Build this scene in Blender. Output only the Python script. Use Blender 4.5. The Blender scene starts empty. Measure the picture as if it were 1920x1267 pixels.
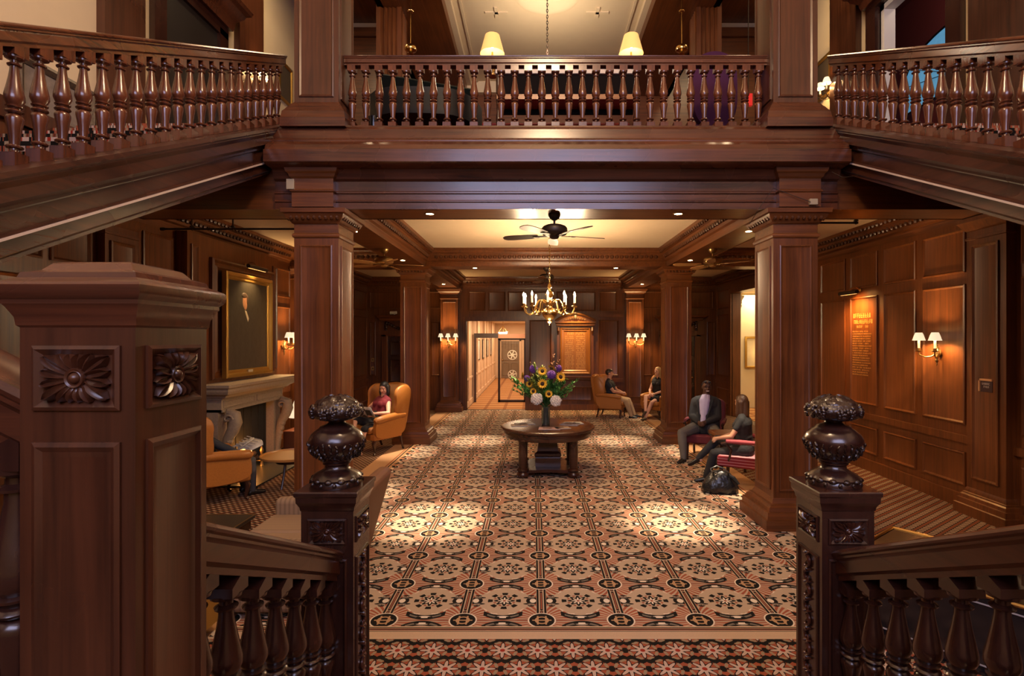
import bpy, bmesh, math, random
from mathutils import Vector, Matrix
random.seed(7)
SC = bpy.context.scene
COL = SC.collection
PI = math.pi
V = Vector

# ------------------------------------------------------------------ materials
def lin(h):
    h = h.lstrip('#')
    o = []
    for i in (0, 2, 4):
        c = int(h[i:i+2], 16) / 255
        o.append(c/12.92 if c <= .04045 else ((c+.055)/1.055)**2.4)
    return tuple(o)

def newmat(name):
    m = bpy.data.materials.new(name)
    m.use_nodes = True
    nt = m.node_tree
    return m, nt, nt.nodes['Principled BSDF']

def plain(name, col, rough=.5, metal=0, spec=.5, emit=None, es=0, bump=0, bscale=60, var=0, coat=0, trans=0, sheen=0):
    m, nt, b = newmat(name)
    if isinstance(col, str): col = lin(col)
    b.inputs['Base Color'].default_value = (*col, 1)
    b.inputs['Roughness'].default_value = rough
    b.inputs['Metallic'].default_value = metal
    b.inputs['Specular IOR Level'].default_value = spec
    if coat:
        b.inputs['Coat Weight'].default_value = coat
        b.inputs['Coat Roughness'].default_value = .12
    if trans: b.inputs['Transmission Weight'].default_value = trans
    if sheen: b.inputs['Sheen Weight'].default_value = sheen
    if emit:
        if isinstance(emit, str): emit = lin(emit)
        b.inputs['Emission Color'].default_value = (*emit, 1)
        b.inputs['Emission Strength'].default_value = es
    if bump or var:
        tc = nt.nodes.new('ShaderNodeTexCoord')
        n = nt.nodes.new('ShaderNodeTexNoise')
        n.inputs['Scale'].default_value = bscale
        n.inputs['Detail'].default_value = 4
        nt.links.new(tc.outputs['Object'], n.inputs['Vector'])
        if bump:
            bp = nt.nodes.new('ShaderNodeBump')
            bp.inputs['Strength'].default_value = bump
            bp.inputs['Distance'].default_value = .01
            nt.links.new(n.outputs['Fac'], bp.inputs['Height'])
            nt.links.new(bp.outputs['Normal'], b.inputs['Normal'])
        if var:
            mr = nt.nodes.new('ShaderNodeMapRange')
            mr.inputs['To Min'].default_value = 1-var
            mr.inputs['To Max'].default_value = 1+var
            nt.links.new(n.outputs['Fac'], mr.inputs['Value'])
            mx = nt.nodes.new('ShaderNodeMix'); mx.data_type = 'RGBA'; mx.blend_type = 'MULTIPLY'
            mx.inputs['Factor'].default_value = 1
            mx.inputs['A'].default_value = (*col, 1)
            nt.links.new(mr.outputs['Result'], mx.inputs['B'])
            nt.links.new(mx.outputs['Result'], b.inputs['Base Color'])
    return m

def wood(name, axis='z', c0=(.034, .0092, .0028), c1=(.170, .052, .0125), rough=.32, fine=22, coat=.12):
    m, nt, b = newmat(name)
    N = nt.nodes.new; L = nt.links.new
    tc = N('ShaderNodeTexCoord'); mp = N('ShaderNodeMapping')
    s = {'x': (.8, fine, fine), 'y': (fine, .8, fine), 'z': (fine, fine, .8)}[axis]
    mp.inputs['Scale'].default_value = s
    L(tc.outputs['Object'], mp.inputs['Vector'])
    n1 = N('ShaderNodeTexNoise'); n1.inputs['Scale'].default_value = 1.0
    n1.inputs['Detail'].default_value = 5; n1.inputs['Roughness'].default_value = .62
    n1.inputs['Distortion'].default_value = .8
    L(mp.outputs['Vector'], n1.inputs['Vector'])
    n2 = N('ShaderNodeTexNoise'); n2.inputs['Scale'].default_value = 1.7; n2.inputs['Detail'].default_value = 2
    L(tc.outputs['Object'], n2.inputs['Vector'])
    oi = N('ShaderNodeObjectInfo')
    a = N('ShaderNodeMath'); a.operation = 'MULTIPLY_ADD'; a.inputs[1].default_value = .45; 
    L(n2.outputs['Fac'], a.inputs[0]); L(n1.outputs['Fac'], a.inputs[2])
    a2 = N('ShaderNodeMath'); a2.operation = 'MULTIPLY_ADD'; a2.inputs[1].default_value = .14
    L(oi.outputs['Random'], a2.inputs[0]); L(a.outputs[0], a2.inputs[2])
    r = N('ShaderNodeValToRGB')
    r.color_ramp.elements[0].position = .44; r.color_ramp.elements[0].color = (*c0, 1)
    r.color_ramp.elements[1].position = 1.0; r.color_ramp.elements[1].color = (*c1, 1)
    L(a2.outputs[0], r.inputs['Fac'])
    L(r.outputs['Color'], b.inputs['Base Color'])
    mr = N('ShaderNodeMapRange'); mr.inputs['To Min'].default_value = rough-.07; mr.inputs['To Max'].default_value = rough+.14
    L(n2.outputs['Fac'], mr.inputs['Value']); L(mr.outputs['Result'], b.inputs['Roughness'])
    bp = N('ShaderNodeBump'); bp.inputs['Strength'].default_value = .10; bp.inputs['Distance'].default_value = .004
    L(n1.outputs['Fac'], bp.inputs['Height']); L(bp.outputs['Normal'], b.inputs['Normal'])
    b.inputs['Coat Weight'].default_value = coat; b.inputs['Coat Roughness'].default_value = .22
    return m

# expression -> math nodes
class EX:
    nt = None
    def __init__(s, k): s.k = k
    @staticmethod
    def op(o, *a):
        n = EX.nt.nodes.new('ShaderNodeMath'); n.operation = o
        for i, x in enumerate(a):
            if isinstance(x, EX):
                EX.nt.links.new(x.k, n.inputs[i])
            else: n.inputs[i].default_value = x
        return EX(n.outputs[0])
    def __add__(s, o): return EX.op('ADD', s, o)
    __radd__ = __add__
    def __sub__(s, o): return EX.op('SUBTRACT', s, o)
    def __rsub__(s, o): return EX.op('SUBTRACT', o, s)
    def __mul__(s, o): return EX.op('MULTIPLY', s, o)
    __rmul__ = __mul__
    def __truediv__(s, o): return EX.op('DIVIDE', s, o)
    def __lt__(s, o): return EX.op('LESS_THAN', s, o)
    def __gt__(s, o): return EX.op('GREATER_THAN', s, o)
    def __abs__(s): return EX.op('ABSOLUTE', s)
    def __and__(s, o): return EX.op('MULTIPLY', s, o)
    def __or__(s, o): return EX.op('MAXIMUM', s, o)
def emax(a, b): return EX.op('MAXIMUM', a, b)
def emin(a, b): return EX.op('MINIMUM', a, b)
def ewrap(a, per): return EX.op('WRAP', a, per/2, -per/2)
def ecos(a): return EX.op('COSINE', a)
def elen(a, b): return EX.op('SQRT', a*a + b*b)
def eang(a, b): return EX.op('ARCTAN2', a, b)
def ell(a, b, ca, cb, ra, rb): 
    x = (a-ca)/ra; y = (b-cb)/rb
    return (x*x+y*y) < 1.0
class Paint:
    def __init__(s, name, base, rough=.95):
        s.m, s.nt, s.b = newmat(name); EX.nt = s.nt
        g = s.nt.nodes.new('ShaderNodeNewGeometry'); sp = s.nt.nodes.new('ShaderNodeSeparateXYZ')
        s.nt.links.new(g.outputs['Position'], sp.inputs[0])
        s.x, s.y, s.z = EX(sp.outputs[0]), EX(sp.outputs[1]), EX(sp.outputs[2])
        s.geo = g
        s.c = base if not isinstance(base, str) else lin(base)
        s.b.inputs['Roughness'].default_value = rough
        s.b.inputs['Specular IOR Level'].default_value = .15
    def layer(s, mask, col, f=1.0):
        if isinstance(col, str): col = lin(col)
        n = s.nt.nodes.new('ShaderNodeMix'); n.data_type = 'RGBA'
        if f != 1.0: mask = mask*f
        s.nt.links.new(mask.k, n.inputs['Factor'])
        if isinstance(s.c, tuple): n.inputs['A'].default_value = (*s.c, 1)
        else: s.nt.links.new(s.c, n.inputs['A'])
        if isinstance(col, tuple): n.inputs['B'].default_value = (*col, 1)
        else: s.nt.links.new(col, n.inputs['B'])
        s.c = n.outputs['Result']
    def done(s, bump=.25, speck=.18):
        n = s.nt.nodes.new('ShaderNodeTexNoise'); n.inputs['Scale'].default_value = 160; n.inputs['Detail'].default_value = 2
        s.nt.links.new(s.geo.outputs['Position'], n.inputs['Vector'])
        mr = s.nt.nodes.new('ShaderNodeMapRange'); mr.inputs['To Min'].default_value = 1-speck; mr.inputs['To Max'].default_value = 1+speck
        s.nt.links.new(n.outputs['Fac'], mr.inputs['Value'])
        mx = s.nt.nodes.new('ShaderNodeMix'); mx.data_type = 'RGBA'; mx.blend_type = 'MULTIPLY'; mx.inputs['Factor'].default_value = 1
        s.nt.links.new(s.c, mx.inputs['A']); s.nt.links.new(mr.outputs['Result'], mx.inputs['B'])
        s.nt.links.new(mx.outputs['Result'], s.b.inputs['Base Color'])
        if bump:
            bp = s.nt.nodes.new('ShaderNodeBump'); bp.inputs['Strength'].default_value = bump; bp.inputs['Distance'].default_value = .004
            s.nt.links.new(n.outputs['Fac'], bp.inputs['Height']); s.nt.links.new(bp.outputs['Normal'], s.b.inputs['Normal'])
        return s.m

# ------------------------------------------------------------------ mesh builder
class MB:
    def __init__(s): s.v = []; s.f = []; s.m = []; s.cur = 0; s.round = False
    def add(s, vs, fs):
        b = len(s.v); s.v.extend([V(p) for p in vs])
        for f in fs: s.f.append(tuple(b+i for i in f)); s.m.append(s.cur)
        return s
    def box(s, x0, x1, y0, y1, z0, z1):
        return s.add([(x0,y0,z0),(x1,y0,z0),(x1,y1,z0),(x0,y1,z0),(x0,y0,z1),(x1,y0,z1),(x1,y1,z1),(x0,y1,z1)],
                     [(0,3,2,1),(4,5,6,7),(0,1,5,4),(1,2,6,5),(2,3,7,6),(3,0,4,7)])
    def obox(s, c, U, W, N, a, b, d):
        """oriented box: centre c, half sizes a,b,d along U,W,N"""
        c = V(c); U = V(U)*a; W = V(W)*b; N = V(N)*d
        p = [c-U-W-N, c+U-W-N, c+U+W-N, c-U+W-N, c-U-W+N, c+U-W+N, c+U+W+N, c-U+W+N]
        return s.add(p, [(0,3,2,1),(4,5,6,7),(0,1,5,4),(1,2,6,5),(2,3,7,6),(3,0,4,7)])
    def rings(s, R, cap0=True, cap1=True, closed=True):
        n = len(R[0]); b = len(s.v)
        for r in R: s.v.extend([V(p) for p in r])
        for i in range(len(R)-1):
            for j in range(n if closed else n-1):
                k = (j+1) % n
                s.f.append((b+i*n+j, b+i*n+k, b+(i+1)*n+k, b+(i+1)*n+j)); s.m.append(s.cur)
        if cap0: s.f.append(tuple(b+j for j in reversed(range(n)))); s.m.append(s.cur)
        if cap1: s.f.append(tuple(b+(len(R)-1)*n+j for j in range(n))); s.m.append(s.cur)
        return s
    def lathe(s, prof, c=(0,0,0), n=16, M=None, cap0=True, cap1=True):
        s.round = True
        c = V(c); R = []
        for r, z in prof:
            ring = []
            for j in range(n):
                a = 2*PI*j/n
                p = V((r*math.cos(a), r*math.sin(a), z))
                if M is not None: p = M @ p
                ring.append(c+p)
            R.append(ring)
        return s.rings(R, cap0, cap1)
    def stack(s, prof, x0, x1, y0, y1, cap0=True, cap1=True):
        """square column: profile of (offset outward, z)"""
        return s.rings([[(x0-o,y0-o,z),(x1+o,y0-o,z),(x1+o,y1+o,z),(x0-o,y1+o,z)] for o, z in prof], cap0, cap1)
    def frame(s, o, U, W, N, w, h, prof, cap=True):
        """moulded rectangle on a plane: o=corner; prof of (inset, height)"""
        o = V(o); U = V(U); W = V(W); N = V(N); R = []
        for i, d in prof:
            R.append([o+U*i+W*i+N*d, o+U*(w-i)+W*i+N*d, o+U*(w-i)+W*(h-i)+N*d, o+U*i+W*(h-i)+N*d])
        return s.rings(R, False, cap)
    def sweep(s, prof, p0, p1, A, B):
        p0 = V(p0); p1 = V(p1); A = V(A); B = V(B)
        return s.rings([[p0+A*a+B*b for a, b in prof], [p1+A*a+B*b for a, b in prof]])
    def tube(s, path, r, n=8, cap=True):
        s.round = True
        P = [V(p) for p in path]; R = []
        rr = r if isinstance(r, (list, tuple)) else [r]*len(P)
        up = None
        for i, p in enumerate(P):
            t = (P[min(i+1, len(P)-1)] - P[max(i-1, 0)])
            if t.length < 1e-9: t = V((0,0,1))
            t.normalize()
            if up is None:
                up = V((0,0,1)) if abs(t.z) < .9 else V((1,0,0))
            a = t.cross(up)
            if a.length < 1e-6: a = t.cross(V((1,0,0)))
            a.normalize(); b = a.cross(t).normalized(); up = b
            R.append([p + (a*math.cos(2*PI*j/n)+b*math.sin(2*PI*j/n))*rr[i] for j in range(n)])
        return s.rings(R, cap, cap)
    def ball(s, c, r, n=10, m=6, M=None):
        s.round = True
        c = V(c)
        if not isinstance(r, (tuple, list)): r = (r, r, r)
        R = []
        for i in range(m+1):
            t = PI*i/m
            rr = max(math.sin(t), .02)
            ring = []
            for j in range(n):
                a = 2*PI*j/n
                p = V((r[0]*rr*math.cos(a), r[1]*rr*math.sin(a), -r[2]*math.cos(t)))
                if M is not None: p = M @ p
                ring.append(c+p)
            R.append(ring)
        return s.rings(R)
    def ext(s, poly, o, U, W, N, d):
        """extrude 2-d polygon in plane (U,W) by d along N"""
        o = V(o); U = V(U); W = V(W); N = V(N)
        return s.rings([[o+U*a+W*b for a, b in poly], [o+U*a+W*b+N*d for a, b in poly]])
    def build(s, name, mats, parent=None, angle=24, bevel=0, bseg=2, subd=0, loc=None, rot=None, smooth=True):
        me = bpy.data.meshes.new(name)
        me.from_pydata([tuple(p) for p in s.v], [], s.f)
        if not isinstance(mats, (list, tuple)): mats = [mats]
        for m in mats: me.materials.append(m)
        me.polygons.foreach_set('material_index', s.m)
        bm = bmesh.new(); bm.from_mesh(me); bmesh.ops.recalc_face_normals(bm, faces=bm.faces); bm.to_mesh(me); bm.free()
        if angle == 24 and s.round: angle = 42
        if smooth:
            me.polygons.foreach_set('use_smooth', [True]*len(me.polygons))
            me.set_sharp_from_angle(angle=math.radians(angle))
        o = bpy.data.objects.new(name, me); COL.objects.link(o)
        if parent: o.parent = parent
        if loc is not None: o.location = loc
        if rot is not None: o.rotation_euler = rot
        if bevel:
            md = o.modifiers.new('bevel', 'BEVEL'); md.width = bevel; md.segments = bseg; md.limit_method = 'ANGLE'; md.angle_limit = math.radians(40)
        if subd:
            md = o.modifiers.new('sub', 'SUBSURF'); md.levels = subd; md.render_levels = subd
        return o

def tag(o, label=None, cat=None, group=None, kind=None):
    if label: o['label'] = label
    if cat: o['category'] = cat
    if group: o['group'] = group
    if kind: o['kind'] = kind
    return o
def struct(o): o['kind'] = 'structure'; return o
def thing(name, label, cat, loc=(0,0,0), ang=0, group=None):
    o = bpy.data.objects.new(name, None); COL.objects.link(o)
    o.empty_display_size = .1
    o.location = loc; o.rotation_euler = (0, 0, ang)
    return tag(o, label, cat, group)
def kids(o): return [c for c in bpy.data.objects if c.parent == o]
def copy_tree(o, kid, parent=None):
    c = o.copy(); COL.objects.link(c)
    if parent: c.parent = parent
    for ch in kid.get(o.name, []): copy_tree(ch, kid, c)
    return c
def kidmap():
    k = {}
    for o in bpy.data.objects:
        if o.parent: k.setdefault(o.parent.name, []).append(o)
    return k
def dup(root, loc, ang, label, group=None, kid=None):
    c = copy_tree(root, kid or kidmap())
    c.location = loc; c.rotation_euler = (0, 0, ang); c['label'] = label
    if group: c['group'] = group
    return c
def light(kind, loc, power, col=(1, .72, .42), radius=.05, rot=None, spot=None, blend=.5, size=None, parent=None):
    l = bpy.data.lights.new(kind.lower()+'_light', kind); l.energy = power; l.color = col
    if kind in ('POINT', 'SPOT'): l.shadow_soft_size = radius
    if kind == 'SPOT': l.spot_size = math.radians(spot); l.spot_blend = blend
    if kind == 'AREA':
        l.shape = 'RECTANGLE'; l.size, l.size_y = size
    o = bpy.data.objects.new(kind.lower()+'_light', l); COL.objects.link(o); o.location = loc
    if rot: o.rotation_euler = rot
    if parent: o.parent = parent
    return o
X, Y, Z = V((1,0,0)), V((0,1,0)), V((0,0,1))
def at(u, v, y): return V(((u-1000)*y/1000, y, 2.2+(633-v)*y/1000))

# ------------------------------------------------------------------ palette
WV = wood('mahogany_upright', 'z'); WX = wood('mahogany_across', 'x'); WY = wood('mahogany_along', 'y')
WS = wood('stair_mahogany', 'y', (.014,.0052,.0040), (.075,.024,.0125), rough=.26, coat=.3); WSX = wood('gallery_mahogany', 'x', (.022,.007,.0045), (.115,.035,.0145), rough=.24, coat=.35); WSZ = wood('newel_mahogany', 'z', (.018,.0062,.0036), (.090,.0285,.0115), rough=.28, coat=.25)
WD = wood('dark_mahogany', 'z', (.012,.0045,.004), (.046,.015,.009), rough=.22, coat=.5)
WO = wood('golden_oak', 'x', (.22,.085,.02), (.42,.18,.05), rough=.3)
WT = wood('table_mahogany', 'x', (.016,.005,.003), (.060,.017,.008), rough=.24, coat=.3)
PL = plain('ceiling_plaster', (.64,.50,.34), .9, bump=.05, bscale=9, var=.05)
CR = plain('cream_plaster', (.68,.55,.36), .9, var=.05, bscale=4)
WH = plain('white_paint', (.78,.74,.66), .6)
BR = plain('polished_brass', (.62,.40,.14), .22, 1)
BRD = plain('antique_brass', (.36,.23,.09), .34, .9)
BZ = plain('dark_bronze', (.030,.018,.012), .45, .3)
BK = plain('black_lacquer', (.008,.008,.011), .18, coat=.5)
LEA = plain('tan_leather', (.37,.135,.024), .42, bump=.12, bscale=45, var=.18)
LEAD = plain('brown_leather', (.13,.062,.036), .5, bump=.1, bscale=50, var=.15)
STONE = plain('carved_limestone', (.30,.225,.15), .75, bump=.3, bscale=30, var=.25)
SOOT = plain('soot_black', (.012,.011,.010), .9)
SLATE = plain('hearth_slate', (.045,.045,.038), .35, var=.3, bscale=14)
SHADE = plain('lit_shade', (.80,.72,.55), .8, emit=(1,.80,.52), es=.75)
SHADEY = plain('yellow_lit_shade', (.75,.52,.2), .8, emit=(1,.58,.16), es=.55)
BULB = plain('bulb_glow', (1,.9,.7), .5, emit=(1,.78,.45), es=40)
LENS = plain('downlight_lens', (1,.9,.7), .5, emit=(1,.80,.52), es=14)
WAX = plain('candle_sleeve', (.85,.75,.55), .6, emit=(1,.62,.28), es=.5)
GOLD = plain('gilt', (.50,.30,.07), .35, .85, bump=.3, bscale=40)
GLASS = plain('clear_glass', (1,1,1), .02, trans=1)
PAPER = plain('newsprint', (.62,.58,.52), .8, var=.3, bscale=25)
# ------------------------------------------------------------------ carpets
def carpet_main():
    P = Paint('hall_carpet_weave', '#b29b83')
    s = .617; h = s/2
    ax = abs(ewrap(P.x-.0665, s)); sy = ewrap(P.y-4.161, s); ay = abs(sy)
    bx = h-ax; by = h-ay
    red = '#96533c'; blk = '#1a1613'; gry = '#6f665b'; crm = '#dccbb6'
    octd = emax(emax(bx, by), (bx+by)*.72)
    ang = eang(ay, ax)
    r0 = elen(ax, ay)
    feather = (ecos(ang*30 + r0*34) > -.15)
    P.layer((octd > .215) & (r0 < .265) & feather, red)
    P.layer((octd > .208) & (octd < .218) & (r0 < .28) & (ecos(ang*16) > .1), crm)
    P.layer(ay < .016, gry, .6)
    # mid-band leaves
    for (ca, cb, ra, rb, c) in ((.075,.0,.052,.062,blk),(.07,.0,.026,.034,crm),(.10,.052,.05,.013,blk),(.085,.085,.03,.012,blk),(.085,.05,.03,.01,gry)):
        P.layer(ell(ax, by, ca, cb, ra, rb), c)
    # band of the long lines
    P.layer(ax < .042, '#b49a80')
    P.layer((ax > .022) & (ax < .039), blk)
    P.layer((ax < .011) & (by < .16), blk)
    P.layer((ax < .005) & (by < .14), red)
    P.layer(ell(ax, by, 0, .185, .014, .018), blk); P.layer(ell(ax, by, 0, .185, .006, .008), red)
    # butterfly between the roundels
    u = ay - .028 - bx*bx*2.6
    P.layer((abs(u-.014) < .034) & (bx < .155), blk)
    P.layer((abs(u-.014) < .012) & (bx < .125) & (bx > .055), gry)
    P.layer(ell(bx, ay, 0, .048, .055, .016), crm)
    P.layer(ell(bx, ay, .045, .042, .02, .012), blk)
    P.layer((ay < .006) & (bx < .2), red)
    # rosette
    r = elen(bx, by); th = eang(by, bx); c8 = ecos(th*8)
    P.layer((abs(r-.118) < .020) & (c8 > .0), blk)
    P.layer((abs(r-.085) < .010) & (c8 < -.5), red)
    P.layer(r < .070 + .018*c8, blk)
    P.layer(r < .036 + .020*c8, crm)
    P.layer(r < .013, red)
    # roundels
    r0 = elen(ax, ay)
    P.layer(r0 < .110, crm); P.layer(r0 < .099, blk)
    P.layer(((abs(ax-.032) < .007) & (ay < .062)) | ((abs(r0-.048) < .007)) | ((ay < .007) & (ax < .075)), '#b08a66')
    # front border
    d = P.y
    P.layer(d < 4.075, '#b89c80')
    for y0, w, c in ((4.052,.006,blk),(4.03,.011,red),(4.03,.005,blk),(4.006,.004,blk)):
        P.layer((abs(d-y0) < w) & (d < 4.075), c)
    return P.done()
def carpet_foot():
    P = Paint('stair_foot_carpet_weave', '#8f4a32')
    a, b = .247, .42
    x1 = ewrap(P.x-.03, a); y1 = ewrap(P.y-3.76, b); x2 = ewrap(P.x-.03+a/2, a); y2 = ewrap(P.y-3.76+b/2, b)
    d1 = elen(x1, y1); d2 = elen(x2, y2)
    blk = '#17130f'; pk = '#b59d8d'
    for dd, xx, yy in ((d1, x1, y1), (d2, x2, y2)):
        c = ecos(eang(yy, xx)*8); sp = EX.op('POWER', abs(ecos(eang(yy, xx)*4)), 2.5)
        P.layer((abs(dd-.120) < .017) & (c > -.5), blk)
        P.layer((abs(dd-.098) < .011) & (c < .3), '#8d7a62')
        P.layer(dd < .052 + .052*sp, blk)
        P.layer(dd < .034 + .054*sp, pk)
        P.layer(dd < .018, '#8e2e20')
    return P.done()
def carpet_side():
    P = Paint('aisle_carpet_weave', '#5c4433')
    s = .16
    p = ewrap(P.y*.81 - P.x*.58, .11)
    q = ewrap(P.x*.81 + P.y*.58 + p*.6, .062)
    P.layer((abs(p) > .024) & (abs(q) < .010), '#b39a80')
    P.layer((abs(p) > .022) & (abs(q) > .022), '#2a211b')
    P.layer(abs(p) < .017, '#6a3a22')
    P.layer(abs(abs(p)-.021) < .005, '#1f1712')
    return P.done()
def carpet_border():
    P = Paint('border_carpet_weave', '#b08762')
    q = ewrap(P.y, .5); e = abs(P.x-.26)-2.62
    P.layer(abs(abs(e)-.12) < .012, '#1b1613')
    P.layer(abs(abs(e)-.17) < .016, '#8d5a3c')
    P.layer((abs(q) < .2) & (abs(e - q*q*1.5) < .03), '#1b1613')
    P.layer(ell(q, e, 0, 0, .06, .045), '#d9bfa0')
    P.layer(ell(q, e, .25, 0, .05, .07), '#a24a28')
    return P.done()
def carpet_corr():
    P = Paint('corridor_carpet_weave', '#b98a5c')
    P.layer(abs(ewrap(P.y, .6)) < .06, '#8a4a2c'); P.layer(abs(ewrap(P.x+.3, .6)) < .05, '#7c4a30', .6)
    return P.done()
XL, XR = -5.08, 5.60          # side walls
CXL0, CXL1, CXR0, CXR1 = -2.78, -2.26, 2.79, 3.30   # columns
Y1, Y1b, Y2, Y2b, YB = 6.20, 6.72, 11.15, 11.67, 16.3
MID = .265
MB().box(-8, 9, -5, 30, -.3, -.012).build('floor', plain('floor_boards', (.10,.045,.02), .5))['kind'] = 'structure'
def flat(name, x0, x1, y0, y1, m, label, z0=-.011, z1=-.001):
    o = MB().box(x0, x1, y0, y1, z0, z1).build(name, m, smooth=False)
    return tag(o, label, 'carpet')
MAINC = carpet_main()
flat('hall_carpet', -2.36, 2.88, 3.93, YB-.02, MAINC, 'large patterned carpet with rosettes and black roundels down the middle of the hall')
flat('stair_foot_carpet', -5.0, 5.5, 1.9, 3.90, carpet_foot(), 'small star patterned carpet at the foot of the stairs')
SIDE = carpet_side()
flat('aisle_carpet', -5.06, -2.86, 3.93, YB-.02, SIDE, 'small trellis patterned carpet in the fireplace aisle')
flat('aisle_carpet', 3.38, 5.58, 3.93, YB-.02, SIDE, 'small trellis patterned carpet along the wall with the twin shaded sconce')
BOR = carpet_border()
flat('carpet_border', -2.855, -2.365, 3.93, YB-.02, BOR, 'tan border strip of carpet between main carpet and fireplace aisle')
flat('carpet_border', 2.885, 3.375, 3.93, YB-.02, BOR, 'tan border strip of carpet between main carpet and right aisle')
flat('carpet_edging', -5.0, 5.5, 3.90, 3.93, plain('carpet_edge_tan', '#b89c80', .95), 'plain tan edging between the star carpet and the rosette carpet', -.011, -.0005)
flat('corridor_carpet', -2.04, .19, YB+.21, 29.35, carpet_corr(), 'tan patterned carpet in the bright corridor beyond the glass doors')

# ------------------------------------------------------------------ panelling helpers
PAN = [(0,0),(0,.022),(.018,.028),(.04,.010),(.055,.006)]
def panel(mb, o, U, W, N, w, h): mb.frame(o, U, W, N, w, h, PAN)
CROWN = [(.006,3.694),(.006,3.76),(.015,3.77),(.015,3.80),(.05,3.82),(.06,3.86),(.12,3.92),(.13,3.945),(.165,3.95),(.175,3.975),(.215,4.0),(.22,4.05)]
EGG = plain('carved_egg_moulding', (.075,.026,.010), .32)

RP = [(.10,0),(.10,.12),(.082,.128),(.078,.19),(.058,.196),(.052,.235),(.034,.25),(.034,.265),(.018,.272),(.016,.30),(0,.33),(0,3.42),(.014,3.425),(.014,3.45),(0,3.455),(0,3.53),(.03,3.56),(.06,3.62),(.08,3.64),(.08,3.688)]
# ------------------------------------------------------------------ walls
def wall_side(name, xw, xo, openings, panels_fn):
    """lower wall + upper wall as one structure; openings = [(y0,y1,z0,z1)]"""
    pass
# left wall (lower, panelled)
m = MB(); m.box(XL-.25, XL, -4, YB+.2, 0, 4.3)
yb = [(-3.9,-2.4),(-2.3,-.8),(-.7,.8),(.9,2.4),(2.5,4.0),(4.1,5.5),(5.6,6.1),(6.36,6.84),(6.92,7.5),(10.3,11.1),(11.75,12.8),(12.9,13.9),(14.0,15.0),(15.1,16.2)]
for a, b in yb:
    panel(m, (XL, a, .28), Y, Z, X, b-a, .46); panel(m, (XL, a, 1.08), Y, Z, X, b-a, 1.76); panel(m, (XL, a, 3.02), Y, Z, X, b-a, .58)
m.box(XL, XL+.035, -4, 7.55, .86, .96); m.box(XL, XL+.035, 10.25, YB, .86, .96)
m.box(XL, XL+.05, -4, 7.55, 0, .18); m.box(XL, XL+.05, 10.25, YB, 0, .18)
# chimney breast
m.box(XL, -4.90, 7.55, 10.22, 0, 3.72)
m.frame((-4.90, 8.06, 1.56), Y, Z, X, 1.92, 1.86, [(0,0),(0,.05),(.03,.07),(.06,.03),(.10,.03),(.13,.05),(.16,.012)])
for a in (7.62, 10.0): panel(m, (-4.90, a, 1.60), Y, Z, X, .17, 1.95)
# responds (pilasters) on the wall line of the columns
for yy in (Y1, Y2):
    m.stack(RP, XL-.1, XL+.10, yy, yy+.52)
    panel(m, (XL+.10, yy+.07, .45), Y, Z, X, .38, 2.9)
struct(m.build('wall_left', WV))
# right wall (lower) with the opening to the side corridor
m = MB(); OY0, OY1, OZ = 12.5, 15.05, 3.46
m.box(XR, XR+.25, -4, OY0, 0, 4.3); m.box(XR, XR+.25, OY1, YB+.2, 0, 4.3); m.box(XR, XR+.25, OY0, OY1, OZ, 4.3)
yb = [(-3.9,-2.4),(-2.3,-.8),(-.7,.8),(.9,2.4),(2.5,4.0),(4.1,5.2),(5.3,6.1),(6.9,7.65),(7.79,8.50),(8.66,9.40),(9.55,10.36),(10.5,11.05),(11.75,12.35),(15.2,16.2)]
for a, b in yb:
    o = lambda z: (XR, a, z)
    panel(m, o(.28), Y, Z, -X, b-a, .44); panel(m, o(1.08), Y, Z, -X, b-a, 1.82); panel(m, o(3.05), Y, Z, -X, b-a, .57)
for a, b in ((-4, OY0-.12), (OY1+.12, YB)):
    m.box(XR-.035, XR, a, b, .84, .94); m.box(XR-.05, XR, a, b, 0, .18)
for yy in (Y1, Y2):
    m.stack(RP, XR-.12, XR+.1, yy-.02, yy+.54)
    panel(m, (XR-.12, yy+.07, .45), Y, Z, -X, .38, 2.9)
m.box(XR-.04, XR+.02, OY0-.14, OY0, 0, OZ+.14); m.box(XR-.04, XR+.02, OY1, OY1+.14, 0, OZ+.14); m.box(XR-.04, XR+.02, OY0, OY1, OZ, OZ+.14)
struct(m.build('wall_right', WV))
# back wall (lower)
m = MB(); DX0, DX1, DZ = -2.04, -.25, 2.72
m.box(XL-.25, DX0, YB, YB+.2, 0, 4.3); m.box(DX1, XR+.25, YB, YB+.2, 0, 4.3); m.box(DX0, DX1, YB, YB+.2, DZ, 4.3)
def bp(x0, x1, z0, z1): panel(m, (x1, YB, z0), -X, Z, -Y, x1-x0, z1-z0)
for x0, x1 in ((-1.98,-1.45),(-1.38,-.85),(-.78,-.3),(-.1,.62),(.7,1.9),(2.0,2.55)): bp(x0, x1, 3.02, 3.62)
bp(-.12,.55,1.05,2.75); bp(1.98,2.6,1.05,2.75); bp(-.12,.55,.28,.72); bp(.75,1.8,.28,.72); bp(1.98,2.6,.28,.72)
m.box(DX1+.1, 2.74, YB-.06, YB, 2.84, 2.94); m.box(DX1+.1, 2.74, YB-.035, YB, .86, .96); m.box(DX1+.1, 2.74, YB-.05, YB, 0, .18)
for x0, x1 in ((-5.0,-4.82),(-3.12,-2.85),(3.36,3.62),(5.3,5.55)): bp(x0, x1, 1.05, 2.7)
for x0, x1 in ((-5.0,-3.98),(-3.88,-2.85),(3.36,4.4),(4.5,5.5)): bp(x0, x1, 3.1, 3.62)
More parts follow.
